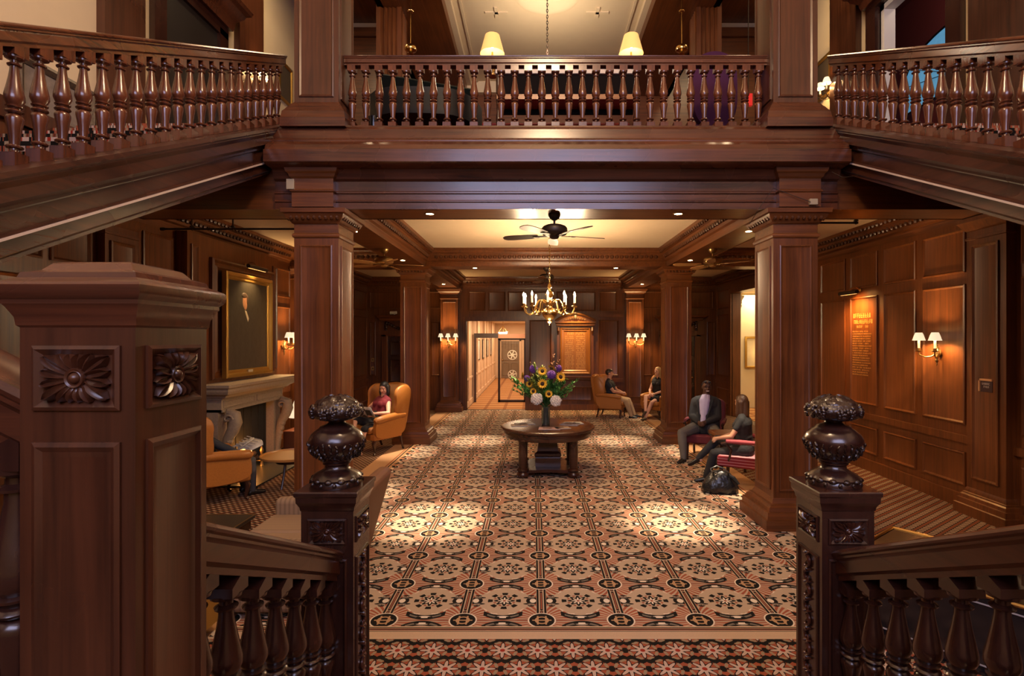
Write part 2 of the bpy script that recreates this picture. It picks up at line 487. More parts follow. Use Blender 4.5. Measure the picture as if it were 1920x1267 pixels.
# door surround
m.box(DX0-.1, DX0, YB-.06, YB+.2, 0, DZ+.12); m.box(DX1, DX1+.1, YB-.06, YB+.2, 0, DZ+.12); m.box(DX0, DX1, YB-.06, YB+.2, DZ, DZ+.12)
struct(m.build('wall_back', WV))
# upper storey walls
m = MB(); m.box(XL-.25, XL, -4, 12.3, 4.3, 9.6)
struct(m.build('wall_left_upper', CR))
m = MB(); UY0, UY1, UZ0, UZ1 = 7.15, 8.62, 4.3, 7.55
m.box(XR, XR+.2, -4, UY0, 4.3, 9.6); m.box(XR, XR+.2, UY1, 12.3, 4.3, 9.6); m.box(XR, XR+.2, UY0, UY1, UZ1, 9.6)
struct(m.build('wall_right_upper', CR))
m = MB(); m.box(XL-.25, XR+.25, 12.2, 12.4, 9.25, 9.6); m.cur = 1
m.box(XL-.25, XR+.25, 12.18, 12.4, 4.3, 9.25); m.box(XL, XR, 12.1, 12.2, 9.05, 9.25); m.box(XL, XR, 12.13, 12.2, 8.6, 8.7)
m.cur = 0; m.box(-1.75, 2.25, 12.05, 12.19, 7.75, 8.0)
struct(m.build('wall_back_upper', [CR, WX]))
m = MB(); m.box(XL-.25, XR+.25, -4.2, -4, 0, 4.2); m.box(XL-.25, -2.6, -4.2, -4, 4.2, 9.6); m.box(3.1, XR+.25, -4.2, -4, 4.2, 9.6); m.box(-2.6, 3.1, -4.2, -4, 8.2, 9.6)
struct(m.build('wall_front', CR))
# stair-hall window behind the camera
m = MB()
for x in (-2.6, -.7, 1.2, 3.1): m.box(x-.05, x+.05, -4.15, -4.05, 4.2, 8.2)
for z in (4.2, 5.5, 6.8, 8.2): m.box(-2.6, 3.1, -4.15, -4.05, z-.04, z+.04)
w = struct(m.build('window_1', WV)); 
# ------------------------------------------------------------------ ceilings, beams, gallery front
m = MB(); m.box(XL, XR, Y1b-.1, YB, 4.05, 4.3)
struct(m.build('ceiling', PL))
m = MB(); m.box(XL-.25, XR+.25, 6.3, 12.4, 4.3, 4.62)
struct(m.build('floor_upper', plain('upper_floor_carpet', '#5a1f1c', .95)))
m = MB()
m.box(XL, XR, Y1+.025, Y1b, 3.70, 4.3); m.box(XL, XR, Y2, Y2b, 3.70, 4.06)
for a, b in ((CXL0, CXL1), (CXR0, CXR1)): 
    m.box(a, b, Y1b, Y2, 3.702, 4.06); m.box(a, b, Y2b, YB, 3.702, 4.06)
struct(m.build('beam', WX))
def coffer(x0, x1, y0, y1, nm):
    m = MB(); m.stack([(-o, z) for o, z in CROWN], x0, x1, y0, y1, False, False); m.cur = 1
    def row(p0, p1, inx, iny):
        p0 = V(p0); p1 = V(p1); d = p1-p0; n = int(d.length/.10); t = d.normalized()
        for i in range(n):
            c = p0 + d*((i+.5)/n)
            if abs(t.x) > .5: m.ball(c, (.040,.034,.042), 6, 4)
            else: m.ball(c, (.034,.040,.042), 6, 4)
    e = .095; z = 3.885
    row((x0+e, y0+.2, z), (x0+e, y1-.2, z), 0, 0); row((x1-e, y0+.2, z), (x1-e, y1-.2, z), 0, 0); row((x0+.2, y1-e, z), (x1-.2, y1-e, z), 0, 0)
    e = .19; z = 3.985
    row((x0+e, y0+.2, z), (x0+e, y1-.2, z), 0, 0); row((x1-e, y0+.2, z), (x1-e, y1-.2, z), 0, 0)
    struct(m.build(nm, [WY, EGG]))
k = 0
for x0, x1 in ((XL, CXL0), (CXL1, CXR0), (CXR1, XR)):
    for y0, y1 in ((Y1b, Y2), (Y2b, YB)):
        k += 1; coffer(x0, x1, y0, y1, 'trim_%d' % k)
# gallery front: frieze below and moulded cornice above
m = MB()
prof = [(6.45,4.70),(6.28,4.70),(6.27,4.66),(6.16,4.635),(6.13,4.60),(6.11,4.49),(6.05,4.45),(6.02,4.435),(6.02,4.42),(5.95,4.36),(5.93,4.30),(5.90,4.29),(5.90,4.155),(5.93,4.14),(6.10,4.13),(6.11,4.10),(6.13,4.06),(6.14,4.03),(6.18,4.01),(6.18,3.90),(6.155,3.885),(6.155,3.87),(6.17,3.86),(6.17,3.795),(6.16,3.785),(6.16,3.775),(6.175,3.765),(6.175,3.692),(6.222,3.692),(6.222,4.12),(6.45,4.12)]
m.sweep([(b, c) for b, c in prof], (-2.99, 0, 0), (3.52, 0, 0), Y, Z)
struct(m.build('gallery_front', WSX))
# plain header from the front beam to the side walls
# ------------------------------------------------------------------ columns
CP = [(.14,0),(.14,.12),(.118,.128),(.112,.20),(.088,.205),(.078,.245),(.052,.262),(.052,.278),(.028,.285),(0,.34),(0,3.36),(.014,3.37),(.02,3.39),(.014,3.41),(0,3.42),(0,3.52),(.02,3.53),(.03,3.555),(.07,3.59),(.085,3.63),(.11,3.64),(.115,3.688)]
def column(x0, y0, label, w=.515):
    t = thing('column', label, 'column', (x0+w/2, y0+w/2, 0)); t['kind'] = 'structure'
    h = w/2
    m = MB(); m.stack(CP[:10], -h, h, -h, h); m.build('base', WX, t)
    m = MB(); m.stack([(0,.34),(0,3.36)], -h, h, -h, h)
    P2 = [(0,0),(0,.014),(.012,.018),(.03,.004),(.04,.001)]
    for U, N in ((X, -Y), (Y, X), (-X, Y), (-Y, -X)):
        m.frame(V((0,0,.42)) + N*h - U*(h-.07), U, Z, N, w-.14, 2.86, P2)
    m.build('shaft', WV, t)
    m = MB(); m.stack(CP[10:], -h, h, -h, h); m.cur = 1
    for i in range(9):
        for s in (-1, 1):
            a = -h-.04 + (w+.08)*(i+.5)/9
            m.ball((a, s*(h+.062), 3.59), (.024,.02,.03), 6, 4); m.ball((s*(h+.062), a, 3.59), (.02,.024,.03), 6, 4)
    m.build('capital', [WX, EGG], t)
    return t
column(CXL0, Y1, 'wooden column nearer the stairs beside the tan wing chair and fireplace')
column(CXR0, Y1, 'wooden column nearer the stairs behind the black handbag')
column(CXL0, Y2, 'wooden column just behind the woman in the dark red top')
column(CXR0, Y2, 'wooden column behind the man in the dark suit jacket')
for x0, lab in ((CXL0, 'wooden pilaster with three-light sconce beside the glass doorway'), (CXR0, 'wooden pilaster with three-light sconce behind the man in khaki trousers')):
    t = thing('pilaster', lab, 'pilaster', (x0+.2575, YB, 0)); t['kind'] = 'structure'
    h = .2575
    m = MB(); m.stack([(o, z) for o, z in CP[:10]], -h, h, -.32, 0); m.build('base', WX, t)
    m = MB(); m.stack([(0,.34),(0,3.36)], -h, h, -.32, 0); m.frame((-h+.06, -.32, .42), X, Z, -Y, 2*h-.12, 2.86, [(0,0),(0,.014),(.012,.018),(.03,.004),(.04,.001)]); m.build('shaft', WV, t)
    m = MB(); m.stack(CP[10:], -h, h, -.32, 0); m.build('capital', WX, t)
# impost blocks over the front columns
for x0, lab in ((CXL0, 'left'), (CXR0, 'right')):
    m = MB(); m.stack([(0,3.70),(0,3.86),(.015,3.875),(.015,3.885),(0,3.90),(0,4.02),(.02,4.04),(.03,4.07),(.05,4.09),(.06,4.12),(.06,4.14)], x0+.02, x0+.495, 6.09, 6.19)
    struct(m.build('trim_impost_'+lab, WX))
# upper columns with pedestal bases
UP = [(.13,4.62),(.13,4.72),(.12,4.735),(.11,4.80),(.085,4.83),(.06,4.87),(.045,4.885),(.03,4.91),(0,4.94)]
for x0, lab in ((CXL0, 'tall square wooden post rising above the gallery rail, left of the yellow lamps'), (CXR0, 'tall square wooden post rising above the gallery rail, right of the yellow lamps')):
    h = .2575
    t = thing('gallery_column', lab, 'column', (x0+h, Y1+.26, 0)); t['kind'] = 'structure'
    m = MB(); m.stack([(o*.9, z) for o, z in UP], -h, h, -.26, .26); m.build('base', WSX, t)
    m = MB(); m.stack([(0,4.93),(0,9.5)], -h, h, -.26, .26)
    for U, N, d in ((X, -Y, .26), (Y, X, h), (-X, Y, .26), (-Y, -X, h)):
        m.frame(N*d - U*(h-.055) + Z*5.0, U, Z, N, .405, 4.2, [(0,0),(0,.012),(.012,.016),(.03,.003),(.04,.001)])
    m.build('shaft', WSZ, t)
# gallery-level fluted columns further back
for x0, lab in ((-2.62, 'fluted wooden column behind the gallery rail, beside the grand piano'), (2.72, 'fluted wooden column behind the gallery rail, beside the purple chair')):
    R = []; n = 40
    pts = []
    for sx, sy, ex, ey in ((-.21,-.21,.21,-.21),(.21,-.21,.21,.21),(.21,.21,-.21,.21),(-.21,.21,-.21,-.21)):
        nx, ny = (ey-sy)/.42, -(ex-sx)/.42
        for i in range(12):
            f = i/12; d = 0 if i in (0,1,11) else (.032 if i % 2 else 0)
            pts.append((sx+(ex-sx)*f - nx*d, sy+(ey-sy)*f - ny*d))
    m = MB(); m.ext(pts, (0,0,4.62), X, Y, Z, 4.88)
    o = m.build('fluted_column', WV, loc=(x0+.21, 9.1, 0)); tag(o, lab, 'column', kind='structure')
# upper ceiling
m = MB(); m.box(XL, XR, -4.1, 6.3, 9.5, 9.7)
struct(m.build('ceiling_stairhall', CR))
m = MB(); m.box(-1.5, 2.0, 6.3, 12.2, 8.0, 8.2); m.cur = 1
for a, b in ((-2.6,-1.5), (2.0,3.1)): m.box(a, b, 6.3, 12.2, 7.72, 8.2)
m.cur = 0
for s, x in ((1,-1.5), (-1,2.0)):
    m.box(min(x, x+.1*s), max(x, x+.1*s), 6.3, 12.2, 7.9, 8.0); m.box(min(x+.22*s, x+.26*s), max(x+.22*s, x+.26*s), 6.3, 12.2, 7.975, 8.0)
m.cur = 1; m.box(XL, -2.6, 6.3, 12.2, 9.4, 9.6); m.box(3.1, XR, 6.3, 12.2, 9.4, 9.6); m.box(-2.6, -2.5, 6.3, 12.2, 7.72, 9.6); m.box(3.0, 3.1, 6.3, 12.2, 7.72, 9.6)
m.cur = 0
m.lathe([(.55,8.0),(.56,7.985),(.5,7.97),(.46,7.98)], (.24, 9.0, 0), 32)
for dx, dy in ((-.9,-.4),(.9,-.4),(-.9,.5),(.9,.5)): m.box(.24+dx-.2, .24+dx+.2, 9+dy-.03, 9+dy+.03, 7.98, 8.0); m.box(.24+dx-.03, .24+dx+.03, 9+dy-.15, 9+dy+.15, 7.98, 8.0)
struct(m.build('ceiling_upper', [CR, WY]))
# ------------------------------------------------------------------ stairs (central flight, landing, side flights, return flights)
SL = .475
XNL, XNR = -1.005, 1.535            # newel / balustrade centre lines
m = MB()
for i in range(5):
    yb_ = 2.72 - .33*i
    m.box(XNL-.1, XNR+.1, .9, yb_, .16*i, .16*(i+1)); 
m.box(-3.1, 3.7, -1.2, 1.40, 0, .8)
struct(m.build('stairs', plain('stair_carpet', '#6a4630', .95)))
TREAD = carpet_foot()
# return flights (left & right) as raked slabs with steps, plus stringer faces
def zb(y): return 3.29 + SL*(y-3.32)
def flight(nm, xin, xout, s):
    m = MB()
    y0, y1 = 1.0, 6.55
    # steps
    n = 17
    for i in range(n):
        a = y0 + (y1-y0)*i/n; b = y0 + (y1-y0)*(i+1)/n
        m.cur = 1; m.box(min(xin+.14*s, xout), max(xin+.14*s, xout), a, b, zb(a)-.33, zb(b)-.12)
    m.cur = 0
    # moulded string: profile in (outward, vertical offset from zb) swept along the rake
    pr = [(.16,0),(-.13,0),(-.13,-.035),(-.115,-.05),(-.115,-.06),(-.085,-.10),(-.085,-.18),(-.06,-.20),(-.045,-.215),(-.045,-.235),(-.02,-.25),(-.02,-.37),(-.045,-.385),(-.045,-.40),(-.02,-.41),(-.02,-.50),(.0,-.52),(.0,-.545),(.16,-.545)]
    m.sweep([(a*s*1.0, b) for a, b in pr], (xin, y0, zb(y0)), (xin, y1, zb(y1)), X, Z)
    m.cur = 0
    # soffit
    m.add([(xin,y0,zb(y0)-.54),(xout,y0,zb(y0)-.54),(xout,y1,zb(y1)-.54),(xin,y1,zb(y1)-.54)], [(0,1,2,3)])
    m.cur = 2  # light caught by the rounded bead, painted as an even pale strip
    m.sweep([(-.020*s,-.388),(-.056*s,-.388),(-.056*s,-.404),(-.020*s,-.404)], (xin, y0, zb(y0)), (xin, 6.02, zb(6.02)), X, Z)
    m.cur = 0
    m.box(min(xin,xout), max(xin,xout), -1.2, 1.0, 1.55, 2.05)
    struct(m.build(nm, [WS, TREAD, plain('bead_highlight', (.50,.40,.36), .45)]))
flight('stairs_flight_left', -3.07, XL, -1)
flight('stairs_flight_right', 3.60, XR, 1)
# patterned tread carpet glimpses are on the steps themselves

BP = [(.049,.085),(.030,.093),(.024,.105),(.024,.128),(.040,.134),(.044,.146),(.036,.158),(.024,.163),(.026,.20),(.036,.31),(.044,.375),(.044,.395),(.036,.415),(.026,.425),(.040,.432),(.046,.445),(.040,.458),(.028,.464),(.030,.474),(.042,.482),(.044,.492),(.034,.50),(.040,.515),(.050,.55),(.049,.585),(.040,.65),(.030,.73),(.023,.80),(.022,.832),(.034,.838),(.036,.848),(.028,.856),(.021,.862),(.021,.882),(.036,.892),(.047,.90),(.049,.918)]
def baluster_mesh(H, n=14, wide=1.0, sh=0.0, flip=False):
    """turned baluster; square blocks top and bottom; sh = rake of the block ends"""
    m = MB(); k = H/.715
    pr = [(r*wide*1.02, z*H) for r, z in BP]
    if flip: pr = [(r, H-z) for r, z in reversed(pr)]
    m.lathe(pr, n=n)
    b = .047*wide
    for z0, z1, r0, r1 in ((0, .087*H, 1, 0), (.915*H, H, 0, 1)):
        def zz(z, y, r): return z + sh*y*r
        m.rings([[(-b,-b,zz(z0,-b,r0)),(b,-b,zz(z0,-b,r0)),(b,b,zz(z0,b,r0)),(-b,b,zz(z0,b,r0))],
                 [(-b,-b,zz(z1,-b,r1)),(b,-b,zz(z1,-b,r1)),(b,b,zz(z1,b,r1)),(-b,b,zz(z1,b,r1))]])
    return m
WB = wood('baluster_mahogany', 'z', (.030,.009,.005), (.13,.036,.015), rough=.2, coat=.5); WLR = wood('lower_rail_mahogany', 'y', (.020,.0065,.004), (.095,.029,.012), rough=.26, coat=.3); WYR = wood('handrail_mahogany', 'y', (.030,.009,.004), (.14,.042,.014), rough=.24, coat=.35)
RAILP = [(-.048,0),(-.048,.022),(-.056,.03),(-.062,.036),(-.062,.092),(-.066,.10),(-.072,.106),(-.072,.116),(-.080,.124),(-.082,.134),(-.070,.146),(-.04,.154),(.04,.154),(.070,.146),(.082,.134),(.080,.124),(.072,.116),(.072,.106),(.066,.10),(.062,.092),(.062,.036),(.056,.03),(.048,.022),(.048,0)]
SHOE = [(-.075,-.03),(-.075,0),(.075,0),(.075,-.03)]
def balustrade(label, p0, p1, across, n, H=.715, first=.5, wide=1.0, vert=1.0, flip=False, mb_=None, mr_=None):
    p0 = V(p0); p1 = V(p1); t = thing('balustrade', label, 'balustrade', p0)
    d = p1-p0; horiz = V((d.x, d.y, 0)).length; sh = d.z/horiz
    A = V(across)
    m = MB(); m.sweep([(a, b*vert) for a, b in RAILP], Z*H, d+Z*H, A, Z); m.build('handrail', mr_ if mr_ else WYR if abs(d.y) > abs(d.x) else WSX, t)
    m = MB(); m.sweep(SHOE, Z*.0, d, A, Z); m.build('bottom_rail', WYR if abs(d.y) > abs(d.x) else WSX, t)
    mb = baluster_mesh(H, wide=wide, sh=sh, flip=flip)
    rz = 0 if abs(d.y) > abs(d.x) else -PI/2
    o0 = mb.build('baluster', mb_ or WB, t)
    for i in range(n):
        o = o0 if i == 0 else o0.copy()
        if i: COL.objects.link(o)
        o.parent = t; o.location = d*((i+first)/n); o.rotation_euler = (0, 0, rz)
    return t
yl0, yl1 = 2.2, 6.62
balustrade('sloping balustrade of the upper left stair flight, climbing to the gallery post', (-3.17, 2.20, zb(2.20)), (-3.17, 6.70, zb(6.70)), X, 27, first=.35, vert=.95)
balustrade('sloping balustrade of the upper right stair flight, climbing to the gallery post', (3.77, 2.20, zb(2.20)), (3.77, 6.70, zb(6.70)), X, 27, first=.35, vert=.95)
balustrade('level balustrade of the gallery running between the two tall posts', (-2.26, 6.42, 4.72), (2.79, 6.42, 4.72), Y, 31, H=.74, first=.5, vert=.73)
# lower flights
def low(xc, label):
    L = 1.162
    t = balustrade(label, (xc, 2.60, .376), (xc, 2.60-L, .376+L*SL), X, 7, H=.64, first=.15, wide=1.0, vert=1.0, mb_=WD, mr_=WLR)
    m = MB(); m.sweep([(-.065,-.30),(-.065,-.02),(.065,-.02),(.065,-.30)], (0,0,0), (0,-L,L*SL), X, Z); m.build('closed_string', WLR, t)
low(XNL+.0, 'short stair balustrade running down to the carved newel left of the aisle')
low(XNR+.0, 'short stair balustrade running down to the carved newel right of the aisle')
balustrade('stair balustrade climbing leftward from the tall capped newel', (-1.17, 1.31, 1.16), (-2.9, 1.31, 1.16+.5*1.73), Y, 9, H=.74, wide=1.12, vert=1.15, mb_=WD)

WCV = plain('carved_fruit_wood', (.022,.0085,.006), .24, bump=1.0, bscale=45, coat=.5, var=.3)
WDC = wood('carved_dark_mahogany', 'z', (.020,.007,.0045), (.075,.022,.011), rough=.2, coat=.6)
# ------------------------------------------------------------------ carved rosette
def rosette(mb, o, U, W, N, w, h, n=16, k=1.0):
    """flower filling a w x h rectangle centred on o"""
    o = V(o); U = V(U); W = V(W); N = V(N)
    M0 = Matrix((U, W, N)).transposed()
    for i in range(n):
        a = 2*PI*(i+.5)/n
        c, s = math.cos(a), math.sin(a)
        L = min(w/2/max(abs(c), 1e-3), h/2/max(abs(s), 1e-3))
        L = min(L, math.hypot(w, h)/2*.93)*.97
        r0 = .2*min(w, h)
        R = Matrix.Rotation(a, 3, 'Z')
        M = M0 @ R
        ln = L-r0
        wd = .5*2*PI*(r0+ln*.55)/n*1.12
        rows = []
        for q in range(6):
            t = q/5
            x = r0 + ln*t; ww = wd*(.45+.75*math.sin(PI*min(t*.72+.12,1)))*(1 if t < .99 else .25)
            zc = k*(.007+.010*math.sin(PI*t*.85))
            rows.append([o + M @ V(p) for p in ((x,-ww,.001),(x,-ww*.55,zc*.8),(x,-ww*.12,zc*.45),(x,ww*.12,zc*.45),(x,ww*.55,zc),(x,ww,.001))])
        mb.rings(rows, False, False, closed=False)
    n_ = min(w, h)
    mb.lathe([(r*n_, z*n_) for r, z in ((.20,0),(.215,.06),(.19,.11),(.15,.09),(.135,.10),(.118,.06),(.10,.11),(.065,.15),(.03,.168),(.004,.172))], o, 24, M0)
def newel_post(label, xc, yc, ztop, w, tall=False):
    """square newel; ztop = top of its cap"""
    h = w/2
    t = thing('newel_post', label, 'newel post', (xc, yc, 0 if not tall else .8))
    zo = 0 if not tall else -.8
    m = MB(); m.stack([(.012,0),(.012,.10-zo*0),(0,.12)], -h, h, -h, h)
    zt = ztop + zo
    m.box(-h, h, -h, h, 0, zt-(.10 if not tall else .15))
    FP = [(0,0),(0,.006),(.008,.010),(.018,.002),(.022,-.0005)]
    bh = w*.50 if not tall else w*.56
    zr = zt - (.135 if not tall else .195) - bh            # bottom of rosette panel
    for U, N in ((X, -Y), (Y, X), (-X, Y), (-Y, -X)):
        b = N*h - U*(h-.12*w)
        m.frame(b + Z*zr, U, Z, N, .76*w, bh, FP)
        m.frame(b + Z*.35, U, Z, N, .76*w, zr-.07-.35, FP if not tall else [(0,0),(0,.006),(.01,.010),(.022,.003),(.03,.003),(.036,.0005)])
    m.build('shaft', WSZ if tall else WD, t)
    for U, N in ((X, -Y), (Y, X), (-X, Y), (-Y, -X)):
        m = MB(); rosette(m, N*(h+.0) + Z*(zr+bh/2), U, Z, N, .76*w-.040, bh-.034, 16, w/.26*1.25)
        m.build('carved_rosette', WDC if not tall else WSZ, t, angle=50)
    m = MB()
    if not tall:
        m.stack([(0,zt-.10),(.004,zt-.095),(.006,zt-.08),(.016,zt-.06),(.019,zt-.055),(.020,zt-.03),(.026,zt-.022),(.027,zt-.006),(.023,zt)], -h, h, -h, h)
        m.build('cap', WD, t)
        # scrolling carved strip on the aisle face and front
        rnd = random.Random(5)
        for U, N in ((Y, X), (-Y, -X)):
            m = MB(); z = .38; k = 0
            while z < zr-.12:
                s = 1 if k % 2 else -1
                c = N*(h+.002) + Z*z
                M = Matrix((U, Z, N)).transposed()
                pts = [c + U*(s*.028*math.sin(a_*1.1)*(1-a_/7)) + Z*(.035*math.cos(a_)*(1-a_/7)) + N*.006 for a_ in [q*.5 for q in range(12)]]
                m.tube(pts, [.010*(1-q/16) for q in range(12)], 6)
                for q in range(4):
                    m.ball(c + U*(s*(-.02+.012*q)) + Z*(.045+.01*(q % 2)), (.010,.006,.018), 6, 4, M @ Matrix.Rotation(s*(q-1.5)*.5, 3, 'Z').to_3x3())
                z += .075; k += 1
            m.build('carved_strip', WDC, t)
        f = MB()
        U0 = zt
        f.lathe([(.125,0),(.128,.012),(.118,.03),(.122,.04),(.105,.06),(.075,.075),(.06,.085),(.058,.1),(.068,.108),(.068,.115),(.075,.12),(.082,.128),(.082,.135)], (0,0,U0), 28)
        f.lathe([(.078,.13),(.10,.15),(.125,.18),(.138,.215),(.136,.235),(.122,.262),(.10,.28),(.085,.29),(.082,.297),(.065,.304),(.048,.31),(.04,.318),(.04,.33),(.05,.337)], (0,0,U0), 28)
        f.build('urn_finial', WD, t, angle=50); uf = [c for c in bpy.data.objects if c.parent == t and c.name.startswith('urn_finial')][-1]; f = MB()
        f.lathe([(.05,.325),(.088,.333),(.115,.345),(.126,.362),(.125,.385),(.112,.408),(.09,.428),(.06,.443),(.03,.451),(.004,.454)], (0,0,U0), 28)
        rnd = random.Random(11)
        for i in range(12):
            a = 2*PI*i/12
            f.ball((.112*math.cos(a), .112*math.sin(a), U0+.035), (.022,.022,.014), 8, 5)
            f.ball((.122*math.cos(a+.26), .122*math.sin(a+.26), U0+.018), (.012,.012,.014), 6, 4)
        for i in range(30):      # leafy frieze round the bowl
            a = 2*PI*i/26
            for zz, r in ((.212,.137),(.195,.132),(.178,.123),(.162,.111),(.148,.098)):
                M = Matrix.Rotation(a+rnd.uniform(-.3,.3), 3, 'Z') @ Matrix.Rotation(rnd.uniform(-.9,.9), 3, 'X')
                f.ball((r*math.cos(a), r*math.sin(a), U0+zz+rnd.uniform(-.006,.006)), (.008,.006,.015), 6, 4, M)
        for g in range(6):       # grape bunches and leaves on the crown
            a0 = 2*PI*g/6 + .5
            for i in range(26):
                a = a0 + rnd.uniform(-.34,.34); q = rnd.random()
                r = .118 + .008*math.sin(q*2.6) - .02*max(q-.6,0); zz = .347 + .055*q
                f.ball((r*math.cos(a), r*math.sin(a), U0+zz), .0115, 7, 5)
            for s in (-1, 1):
                a = a0 + .42*s
                for rr, zz, sl in ((.116,.385,1.15),(.094,.418,.8)):
                    q = V((math.cos(a)*math.sin(sl), math.sin(a)*math.sin(sl), math.cos(sl))).to_track_quat('Z', 'Y').to_matrix()
                    f.ball((rr*math.cos(a), rr*math.sin(a), U0+zz), (.024,.020,.009), 8, 5, q)
            q = V((math.cos(a0)*.5, math.sin(a0)*.5, .85)).to_track_quat('Z', 'Y').to_matrix()
            f.ball((.062*math.cos(a0), .062*math.sin(a0), U0+.438), (.022,.034,.010), 8, 5, q)
        f.build('fruit_crown', WCV, uf, angle=50)
    else:
        m.stack([(0,zt-.155),(.005,zt-.150),(.007,zt-.132),(.018,zt-.108),(.022,zt-.103),(.022,zt-.094),(.030,zt-.086),(.034,zt-.076),(.034,zt-.062),(.030,zt-.056),(.004,zt-.044),(.002,zt-.038),(.000,zt-.032),(-.025,zt-.024),(-.038,zt-.008),(-.042,zt-.006),(-.055,zt-.002),(-.07,zt)], -h, h, -h, h)
        m.build('cap', WSX, t)
    return t
newel_post('carved newel post with urn finial in front of the tan sofa, left of the aisle', XNL, 2.60+.128, 2.2-.289*2.58, .255)
newel_post('carved newel post with urn finial in front of the square column, right of the aisle', XNR, 2.60+.128, 2.2-.289*2.58, .255)
newel_post('tall square newel with flower panels and broad cap in the left foreground', -.88-.129, 1.18+.129, 2.2+.136*1.31, .256, True)
# ------------------------------------------------------------------ recessed downlights
DL = []
def downlight(x, y, label):
    t = thing('downlight', label, 'ceiling light', (x, y, 3.70), group='recessed downlights in the beams')
    MB().lathe([(.062,0),(.062,-.006),(.048,-.006),(.045,.0)], n=20, cap0=False, cap1=False).build('trim_ring', BR, t)
    MB().lathe([(.046,-.003),(.001,-.003)], n=16).build('lens', LENS, t)
    DL.append((x, y))
for x, y, l in ((-1.25,6.44,'recessed downlight in the front beam, left of the ceiling fan'), (1.75,6.44,'recessed downlight in the front beam, right of the ceiling fan'),
                (-1.25,11.42,'small recessed downlight in the second cross beam, left of the chandelier'), (1.77,11.42,'small recessed downlight in the second cross beam, right of the chandelier'),
                (-2.52,7.5,'recessed downlight in the left long beam, nearest the front column'), (3.03,7.5,'recessed downlight in the right long beam, nearest the front column'),
                (-2.52,10.3,'recessed downlight in the left long beam beyond the brass fan'), (3.03,10.3,'recessed downlight in the right long beam beyond the brass fan'),
                (-2.5,12.65,'recessed downlight in the left long beam just past the second column'), (3.0,12.65,'recessed downlight in the right long beam just past the second column'),
                (-2.5,14.85,'recessed downlight above the pilaster beside the glass doorway'), (3.03,14.85,'recessed downlight above the pilaster behind the seated man in khaki')):
    downlight(x, y, l)
# ------------------------------------------------------------------ ceiling fans
def fan(loc, ang, label, metal, blade, tilt=.2):
    t = thing('ceiling_fan', label, 'ceiling fan', loc, ang, 'ceiling fans under the beams')
    MB().lathe([(.075,0),(.075,-.02),(.06,-.05),(.03,-.075),(.02,-.08)], n=20).build('canopy', metal, t)
    MB().lathe([(.013,-.07),(.013,-.14)], n=10).build('downrod', metal, t)
    MB().lathe([(.03,-.125),(.10,-.135),(.135,-.15),(.155,-.175),(.158,-.225),(.14,-.25),(.10,-.262),(.06,-.275),(.05,-.295),(.03,-.307),(.004,-.31)], n=28).build('motor_housing', metal, t)
    for i in range(5):
        a = math.radians(18+72*i)
        R = Matrix.Rotation(a, 3, 'Z') @ Matrix.Rotation(tilt, 3, 'X')
        b = MB(); P = [(.20,-.045),(.30,-.062),(.55,-.07),(.62,-.06),(.655,-.03),(.66,0),(.655,.03),(.62,.06),(.55,.07),(.30,.062),(.20,.045)]
        b.rings([[R @ V((x, y, 0)) + V((0,0,-.262)) for x, y in P], [R @ V((x, y, .008)) + V((0,0,-.262)) for x, y in P]])
        bl = b.build('blade', blade, t)
        c = MB(); c.rings([[R @ V((x, y, z)) + V((0,0,-.262)) for y, z in ((-.02,-.004),(.02,-.004),(.02,.003),(-.02,.003))] for x in (.07,.16,.25)])
        c.ball(R @ V((.24,0,0)) + V((0,0,-.262)), (.045,.03,.008), 8, 4, R); c.build('blade_bracket', metal, bl)
    return t
BLADE = wood('dark_fan_blade', 'x', (.02,.008,.005), (.07,.026,.012), .35)
BLADEL = wood('honey_fan_blade', 'x', (.20,.09,.028), (.42,.21,.07), .3)
fan((MID-.01, 6.46, 3.70), 0, 'dark bronze ceiling fan hanging from the front beam above the chandelier', BZ, BLADE)
fan((MID+.02, 11.42, 3.70), .4, 'dark ceiling fan on the second beam, half hidden behind the chandelier', BZ, BLADE)
fan((-2.52, 9.0, 3.70), -.1, 'brass ceiling fan with honey wood blades over the fireplace side', BRD, BLADEL)
fan((3.03, 9.0, 3.70), .25, 'brass ceiling fan with honey wood blades over the seating on the right', BRD, BLADEL)
# ------------------------------------------------------------------ chandelier
t = thing('chandelier', 'brass chandelier with candle lamps hanging on a chain over the round table', 'chandelier', (.27, 8.9, 2.47))
m = MB(); m.lathe([(.06,1.58),(.06,1.56),(.03,1.53),(.01,1.52)], n=16); m.build('ceiling_canopy', BR, t)
m = MB(); z = .66; i = 0
while z < 1.53:
    pts = [(( .011*math.cos(a) if i % 2 else 0), (0 if i % 2 else .011*math.cos(a)), z+.022+.024*math.sin(a)) for a in [2*PI*q/10 for q in range(11)]]
    m.tube(pts, .0045, 5, False); z += .038; i += 1
m.build('chain', BR, t)
m = MB()
m.lathe([(.004,-.06),(.012,-.04),(.008,-.03),(.03,-.015),(.05,0),(.04,.02),(.075,.05),(.115,.10),(.125,.14),(.115,.18),(.075,.22),(.05,.235),(.045,.26),(.07,.28),(.085,.31),(.07,.34),(.04,.36),(.035,.40),(.06,.43),(.07,.46),(.05,.50),(.025,.52),(.02,.56),(.035,.58),(.03,.61),(.012,.64),(.012,.68)], n=24)
m.build('central_column', BR, t)
CHB = []
